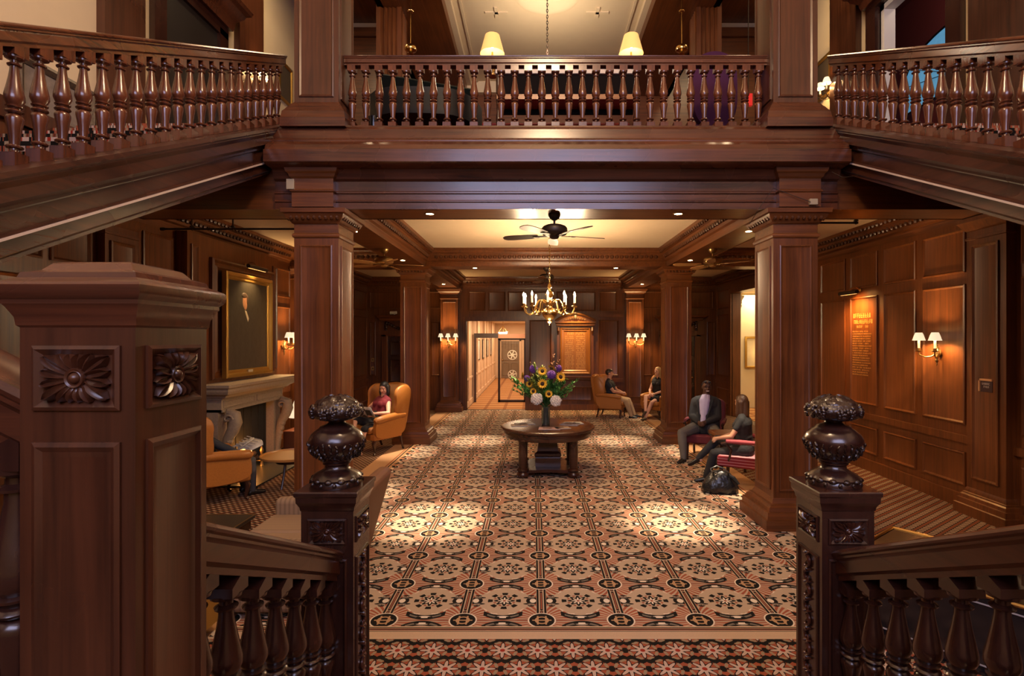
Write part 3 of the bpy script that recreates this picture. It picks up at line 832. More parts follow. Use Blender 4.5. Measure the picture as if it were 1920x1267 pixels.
for i in range(10):
    a = 2*PI*(i+.35)/10; c, s = math.cos(a), math.sin(a)
    P = lambda r, z: (r*c, r*s, z)
    m = MB()
    path = [P(.06,.30),(P(.12,.36)),P(.18,.36),P(.225,.30),P(.25,.20),P(.30,.135),P(.36,.12),P(.41,.15),P(.435,.21),P(.44,.25)]
    m.tube(path, [.012,.012,.011,.010,.010,.010,.010,.010,.009,.009], 7)
    m.tube([P(.25,.20),P(.21,.15),P(.17,.17),P(.17,.21),P(.20,.22)], [.008,.008,.007,.006,.004], 6)
    m.lathe([(.012,.235),(.048,.25),(.052,.258),(.02,.258),(.02,.285),(.026,.30),(.022,.30)], (.44*c,.44*s,0), 14)
    ar = m.build('arm', BR, t)
    MB().lathe([(.0145,.29),(.0145,.42)], (.44*c,.44*s,0), 10).build('candle_sleeve', WAX, ar)
    m = MB(); m.lathe([(.010,.42),(.017,.437),(.014,.455),(.006,.475),(.001,.49)], (.44*c,.44*s,0), 10); m.build('bulb', BULB, ar)
    CHB.append((.27+.44*c, 8.9+.44*s, 2.47+.46))
# ------------------------------------------------------------------ sconces
SCL = []
def sconce(loc, ang, n, label, group='candle sconces with cream shades', spread=.22, proj=.17):
    """local +x = away from wall"""
    t = thing('wall_sconce', label, 'wall lamp', loc, ang, group)
    m = MB(); M = Matrix.Rotation(PI/2, 3, 'Y')
    m.lathe([(.045,0),(.05,.012),(.03,.02),(.025,.03)], (0,0,-.02), 16, M)
    m.ball((.03,0,-.02), (.03,.04,.07), 10, 8)
    m.lathe([(.002,-.2),(.012,-.18),(.008,-.16),(.022,-.14),(.026,-.12),(.016,-.10),(.03,-.08),(.034,-.03),(.02,.02),(.03,.04),(.012,.06),(.016,.075),(.003,.09)], (.03,0,0), 12)
    m.build('back_plate', BRD, t)
    M2 = Matrix.Rotation(ang, 3, 'Z')
    for i in range(n):
        q = (i-(n-1)/2)*spread; pr = proj + (.05 if n == 3 and i == 1 else 0)
        m = MB()
        m.tube([(.03,q*.05,-.03),(.07,q*.3,-.075),(pr*.7,q*.65,-.085),(pr,q*.95,-.05),(pr,q,-.005)], [.011,.010,.009,.009,.009], 7)
        m.lathe([(.012,-.012),(.046,.0),(.05,.008),(.022,.008),(.022,.03),(.025,.04)], (pr,q,0), 14)
        a = m.build('arm', BRD, t)
        MB().lathe([(.0145,.035),(.0145,.17)], (pr,q,0), 10).build('candle_sleeve', WAX, a)
        s = MB(); s.lathe([(.080,.145),(.072,.165),(.062,.20),(.050,.235),(.040,.255)], (pr,q,0), 18, None, False, False); s.build('lamp_shade', SHADE, a)
        w = V(loc) + M2 @ V((pr, q, .19)); SCL.append((w, n))
    return t
sconce((CXL0+.2575, YB-.335, 2.08), -PI/2, 3, 'three-armed sconce with small cream shades on the pilaster left of the board')
sconce((CXR0+.2575, YB-.335, 2.08), -PI/2, 3, 'three-armed sconce with small cream shades on the pilaster right of the board')
sconce((XL+.03, 10.75, 2.06), 0, 2, 'two-armed sconce with cream shades on the left wall past the portrait')
sconce((XL+.03, 4.58, 2.06), 0, 2, 'sconce on the left wall, glowing behind the tall capped newel')
sconce((XR-.03, 7.32, 2.02), PI, 2, 'two-armed brass sconce with cream shades on the panelled right wall', spread=.30)
UPS = []
for x, y, z, a, l in ((XL+.02, 9.6, 6.75, 0, 'bright upstairs wall sconce seen between the left flight balusters'), (XR-.02, 9.95, 6.75, PI, 'bright upstairs wall sconce seen between the right flight balusters')):
    sconce((x, y, z), a, 2, l, 'upstairs wall sconces')
# ------------------------------------------------------------------ pipes and small wall devices
def pipe(p0, p1, label, taps):
    m = MB(); m.tube([p0, p1], .014, 8); p0 = V(p0); p1 = V(p1)
    m.tube([p0-V((.03,0,0)), p0+V((.02,0,0))], .022, 8)
    for f in taps:
        c = p0.lerp(p1, f); m.tube([c, (c.x, c.y, 4.05)], .010, 6); m.ball(c, .022, 8, 6); m.lathe([(.03,0),(.03,.012),(.012,.03)], (c.x, c.y, c.z+.02), 10)
    o = m.build('hanging_pipe', BZ); tag(o, label, 'pipe')
pipe((-4.86,7.0,3.63), (-2.95,7.0,3.63), 'black pipe hung across the ceiling bay in front of the fireplace wall', (.2,.48))
pipe((3.45,7.0,3.71), (4.26,7.0,3.71), 'short black pipe hung under the ceiling beside the right front column', (.35,.97))
for u, v, y, l in ((545,345,6.09,'cream sensor box on the side of the left impost block'), (1525,378,6.07,'cream sensor box under the right impost block with a trailing cable')):
    c = at(u, v, y)
    o = MB().box(c.x-.045, c.x+.045, y-.02, y+.03, c.z-.06 if u < 1000 else c.z-.035, c.z+.06 if u < 1000 else c.z+.035).build('sensor_box', plain('cream_plastic', (.34,.27,.18), .5), bevel=.006)
    tag(o, l, 'sensor')
m = MB(); m.tube([at(1520,378,6.05), at(1450,352,6.08), at(1420,395,6.05), at(1405,420,6.2)], .004, 5); tag(m.build('cable', BZ), 'thin dark cable draped from the sensor box across the right column capital', 'cable')
m = MB(); m.tube([at(1560,322,5.98), at(1580,332,5.9), at(1600,330,5.8), at(1609,326,5.7)], .004, 5); tag(m.build('cable', BZ), 'thin dark cable looping below the right stair flight', 'cable')
# security camera & switches by the far left door
c = at(738, 586, 16.2)
t = thing('security_camera', 'small white security camera above the far left door', 'camera', (c.x, YB-.02, c.z))
MB().lathe([(.05,0),(.05,-.04),(.03,-.06)], (0,0,0), 14, Matrix.Rotation(PI/2, 3, 'X')).build('mount', WH, t)
MB().tube([(-.10,-.1,0),(.10,-.1,.01)], .045, 14).build('body', WH, t)
MB().ball((-.10,-.1,0), (.02,.036,.036), 10, 6).build('lens', BK, t)
for i, (u, v, l) in enumerate(((699,674,'brass switch plate beside the far left door, upper one of the pair'), (699,690,'brass switch plate beside the far left door, lower one of the pair'))):
    c = at(u, v, YB)
    t = thing('switch_plate', l, 'switch', (c.x, YB, c.z))
    MB().box(-.045,.045,-.012,0,-.06,.06).build('plate', BR, t, bevel=.004); MB().box(-.012,.012,-.022,-.01,-.02,.02).build('toggle', BK, t)
# sign on the right pilaster
c = V((XR-.12, 6.42, 0)); z = 2.2-.089*6.5
t = thing('room_sign', 'small dark room sign with a tan corner bracket on the right pilaster', 'sign', (XR-.12, 6.44, z))
MB().box(-.012,0,-.085,.085,-.075,.075).build('plate', plain('sign_plum', (.05,.018,.02), .4), t, bevel=.003)
m = MB(); m.box(-.02,0,-.085,.105,.06,.085); m.box(-.02,0,.09,.105,-.07,.085); m.build('bracket', plain('sign_tan', (.75,.40,.18), .5), t)
m = MB(); rnd = random.Random(3)
def scribble(m, o, U, W, N, w, h, rnd, d=.002, fill=.8):
    """a run of small letter-like strokes"""
    x = 0; o = V(o)
    while x < w-h*.4:
        lw = h*rnd.uniform(.35,.75); st = h*.14
        if rnd.random() < fill:
            k = rnd.randint(0, 4)
            m.obox(o+U*(x+st/2)+W*(h/2)+N*d/2, U, W, N, st/2, h/2, d/2)
            if k in (0,1,3): m.obox(o+U*(x+lw/2)+W*(h-st/2)+N*d/2, U, W, N, lw/2, st/2, d/2)
            if k in (1,2): m.obox(o+U*(x+lw/2)+W*(st/2)+N*d/2, U, W, N, lw/2, st/2, d/2)
            if k in (0,2,4): m.obox(o+U*(x+lw/2)+W*(h/2)+N*d/2, U, W, N, lw/2, st/2, d/2)
            if k in (3,4): m.obox(o+U*(x+lw-st/2)+W*(h/2)+N*d/2, U, W, N, st/2, h/2, d/2)
        x += lw + h*.22
scribble(m, (-.0125,.058,.012), -Y, Z, -X, .125, .026, rnd, .002, 1); scribble(m, (-.0125,.035,-.025), -Y, Z, -X, .075, .026, rnd, .002, 1)
m.build('lettering', plain('sign_letters', (.6,.5,.45), .6), t)
# honour roll lettered in gold on the right wall panel, with its picture light
m = MB(); rnd = random.Random(4)
for z, h, a, b in ((2.545,.075,.06,.58),(2.445,.065,.08,.58),(2.375,.04,.16,.50)): scribble(m, (XR-.0075, 9.38-a, z), -Y, Z, -X, b-a, h, rnd, .002, .95)
for i in range(19):
    z = 2.30 - i*.041
    scribble(m, (XR-.0075, 9.34, z), -Y, Z, -X, rnd.uniform(.42,.54), .023, rnd, .002, .95)
tag(m.build('honour_roll', plain('gold_leaf_letters', (.62,.32,.10), .5, .2)), 'roll of names in gold lettering on the lamp-lit right wall panel', 'inscription')
def picture_light(loc, ang, L, label):
    t = thing('picture_light', label, 'picture lamp', loc, ang)
    MB().tube([(.0,0,.05),(.08,0,.10),(.16,0,.08),(.20,0,.03)], .008, 7).build('arm', BRD, t)
    m = MB(); m.tube([(.21,-L/2,0),(.21,L/2,0)], .032, 12); m.build('shade', BZ, t)
    MB().box(.192,.212,-L/2+.03,L/2-.03,-.034,-.028).build('lamp_strip', plain('lamp_strip_glow', (1,.7,.4), .5, emit=(1,.50,.15), es=1.5), t)
    MB().lathe([(.03,0),(.03,.012),(.01,.02)], (0,0,.05), 12, Matrix.Rotation(PI/2, 3, 'Y')).build('back_plate', BRD, t)
picture_light((XR-.02, 9.1, 2.97), PI, .5, 'brass picture lamp above the gold names on the right wall')
picture_light((-4.87, 9.02, 3.38), 0, .6, 'picture lamp above the portrait over the fireplace')
# ------------------------------------------------------------------ portrait
t = thing('portrait_painting', 'large dark portrait of a man in a gilt frame over the fireplace', 'painting', (-4.835, 8.28, 1.57))
m = MB(); m.frame((0,0,0), Y, Z, X, 1.46, 1.68, [(0,0),(0,.07),(.02,.085),(.05,.075),(.07,.045),(.10,.05),(.12,.03)], False); m.build('gilt_frame', GOLD, t)
m = MB(); m.box(0,.028,.11,1.35,.11,1.57); m.build('canvas', plain('dark_oil_paint', (.035,.030,.022), .38, bump=.4, bscale=9, var=.35, spec=.5), t)
m = MB(); M = None
m.ball((.027,.61,1.235), (.006,.070,.115), 14, 10); m.ball((.027,.625,1.17), (.006,.055,.075), 12, 8); m.build('painted_face', plain('painted_skin', (.36,.17,.085), .5, var=.5, bscale=16), t)
m = MB(); m.ball((.028,.595,1.335), (.010,.085,.045), 12, 8); m.ball((.028,.685,1.27), (.010,.022,.075), 10, 8); m.build('painted_hair', plain('painted_hair_brown', (.05,.028,.015), .6), t)
m = MB(); m.ext([(.60,1.09),(.655,1.08),(.73,.96),(.70,.90)], (.028,0,0), Y, Z, X, .003); m.build('painted_collar', plain('painted_linen', (.5,.42,.30), .6), t)
MB().box(.05,.062,.66,.80,.045,.10).build('name_plate', plain('pale_plate', (.6,.5,.32), .5), t)
# ------------------------------------------------------------------ fireplace
t = thing('fireplace', 'carved grey stone fireplace with a burning fire beneath the portrait', 'fireplace', (-4.90, 8.98, 0))
m = MB(); m.rings([[(x, -y, z), (x, y, z), (0, y, z), (0, -y, z)] for x, y, z in ((.30,1.02,1.30),(.32,1.04,1.33),(.38,1.10,1.36),(.40,1.12,1.40),(.40,1.12,1.44),(.43,1.15,1.46),(.43,1.15,1.50),(.40,1.12,1.51))])
m.build('mantel_shelf', STONE, t)
m = MB(); m.box(0,.22,-.98,.98,1.08,1.30); m.box(0,.245,-1.0,1.0,1.27,1.31); m.box(0,.24,-.98,.98,1.08,1.12)
for a, b in ((-.93,-.04),(.04,.93)): m.frame((.22,a,1.14), Y, Z, X, b-a, .11, [(0,0),(0,.01),(.01,.015),(.02,.004)])
m.build('frieze', STONE, t)
for s in (-1, 1):
    m = MB(); m.box(0,.17,s*.98-.0 if s < 0 else .74,(-.74 if s < 0 else .98),0,1.08)
    m.build('jamb', STONE, t)
    m = MB(); y = s*.86
    path = [(.17,y,.14),(.19,y,.30),(.21,y,.48),(.25,y,.66),(.33,y,.80),(.37,y,.92),(.36,y,1.03),(.27,y,1.07),(.24,y,1.0),(.28,y,.95)]
    m.tube(path, [.05,.055,.06,.07,.085,.095,.085,.065,.045,.03], 10)
    m.lathe([(.09,0),(.09,.05),(.07,.07),(.09,.10),(.06,.16)], (.17,y,0), 14)
    for sy in (-1, 1):
        sp_ = [(.29+(.085-.008*q)*math.cos(q*.55), y+sy*.085, .97+(.085-.008*q)*math.sin(q*.55)) for q in range(10)]
        m.tube(sp_, [.016]*9+[.02], 6)
    for q in range(5): m.ball((.30-.022*q,y,.72-.09*q), (.045,.075-.006*q,.05), 8, 6)
    m.build('carved_console', STONE, t)
m = MB(); m.box(-.02,.02,-.74,.74,0,.06); m.box(.0,.03,-.74,-.70,0,1.08); m.box(.0,.03,.70,.74,0,1.08); m.add([(.005,-.74,0),(.005,.74,0),(.005,.74,1.08),(.005,-.74,1.08)], [(0,1,2,3)])
for q in range(6): m.box(.006,.018,-.7+.24*q,-.69+.24*q,0,1.08)
m.build('firebox', SOOT, t)
lg = plain('charred_log', (.04,.02,.012), .9, bump=.5, bscale=30)
for q, (y, z) in enumerate(((-.28,.12),(-.12,.12),(-.2,.2))):
    m = MB(); m.tube([(.10,y-.35,z),(.12,y+.35,z+.02)], .05, 10); m.build('log', lg, t)
rnd = random.Random(2)
m = MB()
for q in range(9):
    y = -.2+rnd.uniform(-.28,.28); h = rnd.uniform(.12,.30); w = rnd.uniform(.02,.04)
    m.tube([(.11,y,.16),(.11+rnd.uniform(-.02,.02),y+.01,.16+h*.35),(.12,y-.012,.16+h*.7),(.11,y+.01,.16+h)], [w*.7,w,w*.5,.002], 7)
m.build('flame', plain('flame_glow', (1,.5,.1), .5, emit=(1,.42,.09), es=7), t)
for s in (-.55, .15):
    m = MB(); m.lathe([(.05,0),(.03,.03),(.02,.10),(.028,.16),(.018,.22),(.035,.28),(.02,.32),(.008,.35)], (.25,s,0), 12); m.tube([(.25,s,.1),(.05,s,.1)], .012, 6); m.build('andiron', BRD, t)
tag(MB().box(-4.88,-4.08,7.85,10.1,0,.02).build('hearth_slab', SLATE), 'dark slate hearth slab on the floor before the fireplace', 'hearth')

# ------------------------------------------------------------------ upholstery helpers
def rbox(name, mat, par, x0, x1, y0, y1, z0, z1, bev=.03, seg=3):
    return MB().box(x0,x1,y0,y1,z0,z1).build(name, mat, par, bevel=bev, bseg=seg)
def rounded(pts, k=3):
    """corner-cut smoothing of a closed 2-d polygon"""
    P = [V((a, b)) for a, b in pts]
    for _ in range(k):
        Q = []
        for i in range(len(P)):
            a, b = P[i], P[(i+1) % len(P)]
            Q += [a.lerp(b, .25), a.lerp(b, .75)]
        P = Q
    return [(p.x, p.y) for p in P]
def cab_leg(m, x, y, h, s=1):
    m.tube([(x,y,h),(x+.025*s,y,h*.75),(x+.01*s,y,h*.4),(x-.005*s,y,h*.12),(x+.02*s,y,.012),(x+.035*s,y,.012)], [.032,.036,.022,.015,.022,.016], 8)
def wing_chair(label, loc, ang, mat, legm, group='leather wing chairs', sc=1.0):
    t = thing('wing_chair', label, 'armchair', loc, ang, group); t.scale = (sc,)*3
    rbox('seat_frame', mat, t, -.30,.34,-.33,.33,.24,.36,.03)
    rbox('seat_cushion', mat, t, -.26,.38,-.27,.27,.355,.47,.045,4)
    # back: arched outline in Y-Z, raked
    pts = rounded([(-.31,.30),(.31,.30),(.33,.75),(.34,1.02),(.30,1.13),(.12,1.18),(-.12,1.18),(-.30,1.13),(-.34,1.02),(-.33,.75)])
    m = MB(); R = []
    for off, sh in ((0,.965),(.03,1),(.09,1),(.13,.95)):
        R.append([(-.27 - .16*(b-.3) - .13+off, a*sh, .3+(b-.3)*(sh if sh < 1 else 1)) for a, b in pts])
    m.rings(R); m.build('backrest', mat, t, angle=60)
    for s in (-1, 1):
        w = rounded([(-.38,.55),(-.14,.60),(-.10,.72),(-.12,.88),(-.10,1.0),(-.16,1.12),(-.34,1.17),(-.46,1.10),(-.42,.80)])
        m = MB(); m.rings([[(a, s*(.30+y), b) for a, b in [(c0+(a-c0)*k, c1+(b-c1)*k) for a, b in w for c0, c1 in ((-.26,.86),)]] for y, k in ((0,.93),(.015,1),(.055,1),(.075,.93))])
        m.build('wing', mat, t, angle=60)
        m = MB()
        pr = rounded([(-.36,.26),(.32,.26),(.34,.45),(.30,.60),(-.36,.66)])
        m.rings([[(a, s*(.28+y), b) for a, b in pr] for y in (0,.02,.06,.075)])
        m.tube([(-.34,s*.325,.63),(-.1,s*.335,.625),(.15,s*.34,.605),(.30,s*.335,.585),(.335,s*.33,.57)], [.055,.058,.062,.062,.04], 14)
        m.build('arm', mat, t, angle=60)
        m = MB(); cab_leg(m, .29, s*.28, .25); m.build('leg', legm, t)
        m = MB(); m.tube([(-.30,s*.28,.25),(-.33,s*.28,.1),(-.37,s*.28,0)], [.028,.022,.018], 8); m.build('leg', legm, t)
    return t
CH_READER = ((-4.34, 7.22, 0), math.radians(50))
CH_RED = ((-3.07, 10.46, 0), math.radians(238))
CH_POLO = ((2.20, 14.95, 0), math.radians(-22))
CH_BLONDE = ((3.46, 14.75, 0), math.radians(218))
wing_chair('tan leather wing chair before the fireplace, holding a man with a newspaper', *CH_READER, LEA, WD, sc=1.06)
wing_chair('tan leather wing chair beside the second column, under the woman in dark red', *CH_RED, LEA, WD, sc=1.10)
wing_chair('tan leather wing chair against the back wall, under the man in khaki trousers', *CH_POLO, LEA, WD)
wing_chair('tan leather chair under the blonde woman, half hidden by the column', *CH_BLONDE, LEA, WD)
wing_chair('tan leather wing chair by the left wall beyond the table lamp', (-4.45, 11.3, 0), math.radians(-60), LEA, WD)

def stripe(name, c0, c1, per, axis='x', w=.5):
    m, nt, b = newmat(name); EX.nt = nt
    tc = nt.nodes.new('ShaderNodeTexCoord'); sp = nt.nodes.new('ShaderNodeSeparateXYZ'); nt.links.new(tc.outputs['Object'], sp.inputs[0])
    e = EX(sp.outputs['xyz'.index(axis)])
    mask = abs(ewrap(e, per)) < per*w*.5
    mx = nt.nodes.new('ShaderNodeMix'); mx.data_type = 'RGBA'; nt.links.new(mask.k, mx.inputs['Factor'])
    mx.inputs['A'].default_value = (*lin(c0), 1); mx.inputs['B'].default_value = (*lin(c1), 1)
    nt.links.new(mx.outputs['Result'], b.inputs['Base Color']); b.inputs['Roughness'].default_value = .8
    return m
BURG = plain('burgundy_cloth', '#5a1420', .8, var=.2, bscale=30)
STRIPE = stripe('red_pinstripe_cloth', '#7c1420', '#b98088', .042, 'z', .22)
STRIPEY = stripe('red_pinstripe_cloth_seat', '#7c1420', '#b98088', .042, 'y', .22)
BEIGE = stripe('beige_stripe_cloth', '#8e7359', '#7c634b', .045, 'x', .4)
BEIGEY = stripe('beige_stripe_cloth_side', '#8e7359', '#7f664e', .045, 'y', .4)
OCHRE = stripe('ochre_stripe_cloth', '#a87a2c', '#7c5a22', .06, 'x', .4)
def open_chair(label, loc, ang, sm, bm_, armpad):
    t = thing('open_armchair', label, 'armchair', loc, ang, 'upholstered open armchairs')
    rbox('seat', sm, t, -.27,.31,-.30,.30,.30,.46,.03)
    m = MB(); R = []
    for off, k in ((0,.97),(.025,1),(.07,1),(.09,.97)):
        R.append([(-.28-.10+off-.22*(b-.42), a*k, b) for a, b in rounded([(-.29,.42),(.29,.42),(.30,.9),(.27,1.03),(0,1.07),(-.27,1.03),(-.30,.9)])])
    m.rings(R); m.build('backrest', bm_, t, angle=60)
    for s in (-1, 1):
        m = MB(); m.tube([(-.36,s*.30,.68),(-.1,s*.325,.67),(.16,s*.33,.665),(.24,s*.33,.64)], [.02,.022,.024,.022], 8); m.tube([(.18,s*.33,.66),(.10,s*.32,.56),(.14,s*.30,.40)], .018, 8)
        a = m.build('arm', WD, t)
        m = MB(); m.tube([(-.28,s*.31,.69),(0,s*.33,.69),(.17,s*.33,.685)], [.03,.036,.03], 10); m.build('arm_pad', armpad, a)
        MB().stack([(0,0),(.004,.30)], .23,.27, s*.27-.02, s*.27+.02).build('leg', WD, t)
        m = MB(); m.tube([(-.24,s*.26,.32),(-.32,s*.26,0)], .022, 8); m.build('leg', WD, t)
    return t
CH_SUIT = ((3.16, 9.80, 0), math.radians(242))
CH_BLACK = ((3.14, 8.02, 0), math.radians(150))
open_chair('burgundy armchair under the man in the dark suit jacket', *CH_SUIT, BURG, BURG, BURG)
open_chair('red pinstriped armchair under the woman in black, next to the handbag', *CH_BLACK, STRIPE, STRIPEY, plain('dusty_rose_cloth', '#9c4048', .8))
# sofa whose raked back faces the aisle
t = thing('sofa', 'tan sofa with beige striped sides and raked back turned to the aisle', 'sofa', (-1.66, 4.80, 0), 0)
m = MB(); m.rings([[(0,y,.05),(.23,y,.86),(.20,y,.90),(.12,y,.905),(.06,y,.86),(-.16,y,.05)] for y in (-.60,-.58,.58,.60)]); m.build('backrest', plain('sofa_back_cloth', '#7a5236', .7, bump=.1, bscale=40), t, bevel=.02)
rbox('base', BEIGEY, t, -.92,-.16,-.50,.50,.05,.32,.02)
for y in (-.25,.25): rbox('seat_cushion', BEIGEY, t, -.93,-.02,y-.25,y+.25,.30,.46,.05,4)
for s in (-1, 1): rbox('arm', BEIGE, t, -.92,-.02,s*.57-.07,s*.57+.07,.04,.60,.05,4)
for x in (-.86,-.1):
    for y in (-.46,.46): MB().stack([(0,0),(.006,.05)], x-.02,x+.02,y-.02,y+.02).build('foot', WD, t)
# ochre settee below the stair rail
t = thing('settee', 'ochre striped settee glimpsed between the stair balusters', 'sofa', (-3.05, 3.72, 0), 0)
rbox('base', OCHRE, t, -.66,.66,-.3,.32,.08,.40,.05); rbox('seat_cushion', OCHRE, t, -.56,.56,-.2,.36,.38,.50,.05)
m = MB(); m.rings([[(x,-.30,.10),(x,-.40,.78),(x,-.36,.84),(x,-.26,.80),(x,-.18,.30)] for x in (-.62,.62)]); m.build('backrest', OCHRE, t, bevel=.04, bseg=3)
for s in (-1, 1):
    m = MB(); m.tube([(s*.62,-.34,.52),(s*.64,0,.56),(s*.64,.25,.54),(s*.63,.33,.48)], [.08,.09,.095,.06], 14); m.box(s*.62-.06,s*.62+.06,-.3,.3,.08,.5); m.build('arm', OCHRE, t)
    for y in (-.24,.26): MB().lathe([(.02,0),(.03,.08)], (s*.58,y,0), 10).build('leg', WD, t)
# low dark table
t = thing('coffee_table', 'low dark coffee table behind the stair rail, near the reading man', 'table', (-3.28, 4.86, 0))
rbox('tabletop', plain('dark_leather_top', (.028,.022,.016), .3, var=.2), t, -.53,.53,-.42,.42,.42,.455,.008)
m = MB(); m.box(-.5,.5,-.39,.39,.33,.42); m.build('apron', WD, t)
for x in (-.46,.46):
    for y in (-.35,.35): MB().stack([(0,0),(0,.33)], x-.03,x+.03,y-.03,y+.03).build('leg', WD, t)
m = MB(); m.frame((-.532,-.422,.454), X, Y, Z, 1.064, .844, [(0,0),(0,.004),(.012,.004),(.012,0)], False); m.build('brass_edge', BRD, t)
# round tray table by the hearth
t = thing('tray_table', 'round orange-tan tray table beside the hearth, cut by the left front column', 'table', (-3.60, 7.95, 0))
MB().lathe([(.40,.435),(.43,.445),(.435,.475),(.42,.478),(.41,.455),(.001,.452)], n=40).build('tray_top', plain('honey_tray', (.50,.24,.06), .35), t)
MB().lathe([(.22,.36),(.24,.40),(.24,.435),(.001,.436)], n=24).build('rim', WD, t)
for i in range(3):
    a = 2*PI*i/3+.4; m = MB(); m.tube([(.16*math.cos(a),.16*math.sin(a),.4),(.2*math.cos(a),.2*math.sin(a),.2),(.26*math.cos(a),.26*math.sin(a),.012)], [.02,.018,.018], 8); m.build('leg', WD, t)
# drum chest and lamp
t = thing('drum_chest', 'small dark red chest carrying the table lamp past the fireplace', 'chest', (-4.62, 10.55, 0))
rbox('body', plain('red_brown_wood', (.12,.035,.018), .3), t, -.22,.22,-.24,.24,.04,.40,.02)
for z in (.10,.22): 
    d = rbox('drawer', plain('red_brown_wood_front', (.15,.045,.022), .3), t, .215,.232,-.2,.2,z,z+.10,.005); MB().ball((.238,0,z+.05), .012, 8, 6).build('knob', BR, d)
def table_lamp(label, loc, hb, r0, r1, hs, mat, bm_, nm='table_lamp'):
    t = thing(nm, label, 'lamp', loc)
    MB().lathe([(.07,0),(.07,.02),(.03,.04),(.025,.06),(.06,hb*.35),(.065,hb*.5),(.035,hb*.75),(.02,hb*.85),(.012,hb+.03)], n=18).build('base', bm_, t)
    MB().lathe([(r0,hb),(r1,hb+hs)], n=28, cap0=False, cap1=False).build('lamp_shade', mat, t)
    MB().ball((0,0,hb+hs*.45), .03, 10, 8).build('bulb', BULB, t)
    return t
table_lamp('table lamp with tapered cream shade past the fireplace, beside the left front column', (-4.62, 10.55, .40), .24, .20, .10, .33, SHADE, plain('terracotta_glaze', (.32,.10,.04), .35))
# side table between the two chatting people
t = thing('side_table', 'small reddish wooden table between the suited man and the woman in black', 'table', (3.27, 8.93, 0))
rbox('tabletop', wood('side_table_wood', 'x', (.12,.04,.012), (.26,.09,.025), .3), t, -.26,.26,-.24,.24,.57,.63,.01)
MB().box(-.22,.22,-.2,.2,.48,.57).build('apron', WV, t)
for x in (-.2,.2):
    for y in (-.18,.18): MB().stack([(-.004,0),(0,.5)], x-.02,x+.02,y-.02,y+.02).build('leg', WD, t)
# handbag
t = thing('handbag', 'black crinkled leather handbag on the carpet beside the pinstriped chair', 'bag', (2.66, 7.62, 0), math.radians(-8)); t.scale = (1.05,1,.86)
m = MB(); rnd = random.Random(8); R = []
for z, w, d in ((0,.20,.115),(.02,.235,.14),(.10,.235,.145),(.20,.195,.12),(.28,.15,.085),(.33,.11,.055),(.345,.06,.03)):
    R.append([(w*math.copysign(abs(math.cos(a))**.75, math.cos(a))*(1+.05*math.sin(7*a+z*30)) + .05*z, d*math.copysign(abs(math.sin(a))**.75, math.sin(a))*(1+.10*math.sin(9*a+z*20)), z*(1+.06*math.sin(3*a))) for a in [2*PI*j/48 for j in range(48)]])
m.rings(R); m.build('body', plain('black_patent_leather', (.012,.012,.013), .25, bump=.8, bscale=22), t, angle=70)
for s in (-1, 1):
    m = MB(); m.tube([(-.09,s*.05,.28),(-.10,s*.09,.36),(-.02,s*.12,.40),(.09,s*.10,.36),(.11,s*.05,.28)], .012, 8); m.build('handle', plain('black_strap', (.01,.01,.01), .35), t)
m = MB(); m.tube([(.10,-.02,.30),(.16,-.10,.27),(.22,-.14,.18)], [.025,.03,.02], 8); m.build('flap', plain('black_patent_leather_flap', (.015,.015,.016), .22), t)
# ------------------------------------------------------------------ centre table
TC = V((.235, 8.80, 0))
t = thing('centre_table', 'round dark mahogany pedestal table in the middle of the hall', 'table', TC)
MB().lathe([(.70,.66),(.72,.665),(.72,.70),(.735,.715),(.765,.72),(.772,.735),(.772,.75),(.76,.762),(.735,.767),(.001,.767)], n=64).build('tabletop', WT, t)
MB().lathe([(.69,.60),(.695,.61),(.695,.665),(.001,.665)], n=64).build('apron', WT, t)
m = MB(); m.stack([(.03,.10),(.035,.20),(.035,.26),(.025,.28),(.045,.30),(.045,.335),(.025,.35),(0,.37),(-.025,.55),(-.03,.60)], -.17,.17,-.17,.17); m.build('pedestal', WT, t)
m = MB()
pl = []
for i in range(48):
    a = 2*PI*i/48; r = .37+.15*abs(math.cos(2*a))**2.5; pl.append((r*math.cos(a), r*math.sin(a)))
m.ext([(a*math.cos(PI/4)-b*math.sin(PI/4), a*math.sin(PI/4)+b*math.cos(PI/4)) for a, b in pl], (0,0,.075), X, Y, Z, .045); m.build('platform', WT, t)
for sx in (-1, 1):
    for sy in (-1, 1):
        m = MB(); c = (sx*.40, sy*.37, 0)
        m.lathe([(.04,0),(.085,.008),(.10,.035),(.092,.07),(.07,.09),(.09,.105),(.095,.12),(.08,.14),(.062,.15),(.068,.20),(.073,.4),(.066,.56),(.075,.575),(.075,.60)], c, 20)
        lg_ = m.build('leg', WT, t)
        m = MB()
        for k in range(4):
            a = math.atan2(sy, sx)+(k-1.5)*.5; m.ball((c[0]+.085*math.cos(a), c[1]+.085*math.sin(a), .022), (.034,.016,.022), 8, 5, Matrix.Rotation(a, 3, 'Z'))
        m.build('claw_foot', WT, lg_)
TZ = .767
MAG = [plain('magazine_cover_'+n, c, .5, var=.35, bscale=12) for n, c in (('silver','#9a948c'),('sand','#a48a70'),('slate','#756e78'),('rose','#a07a70'))]
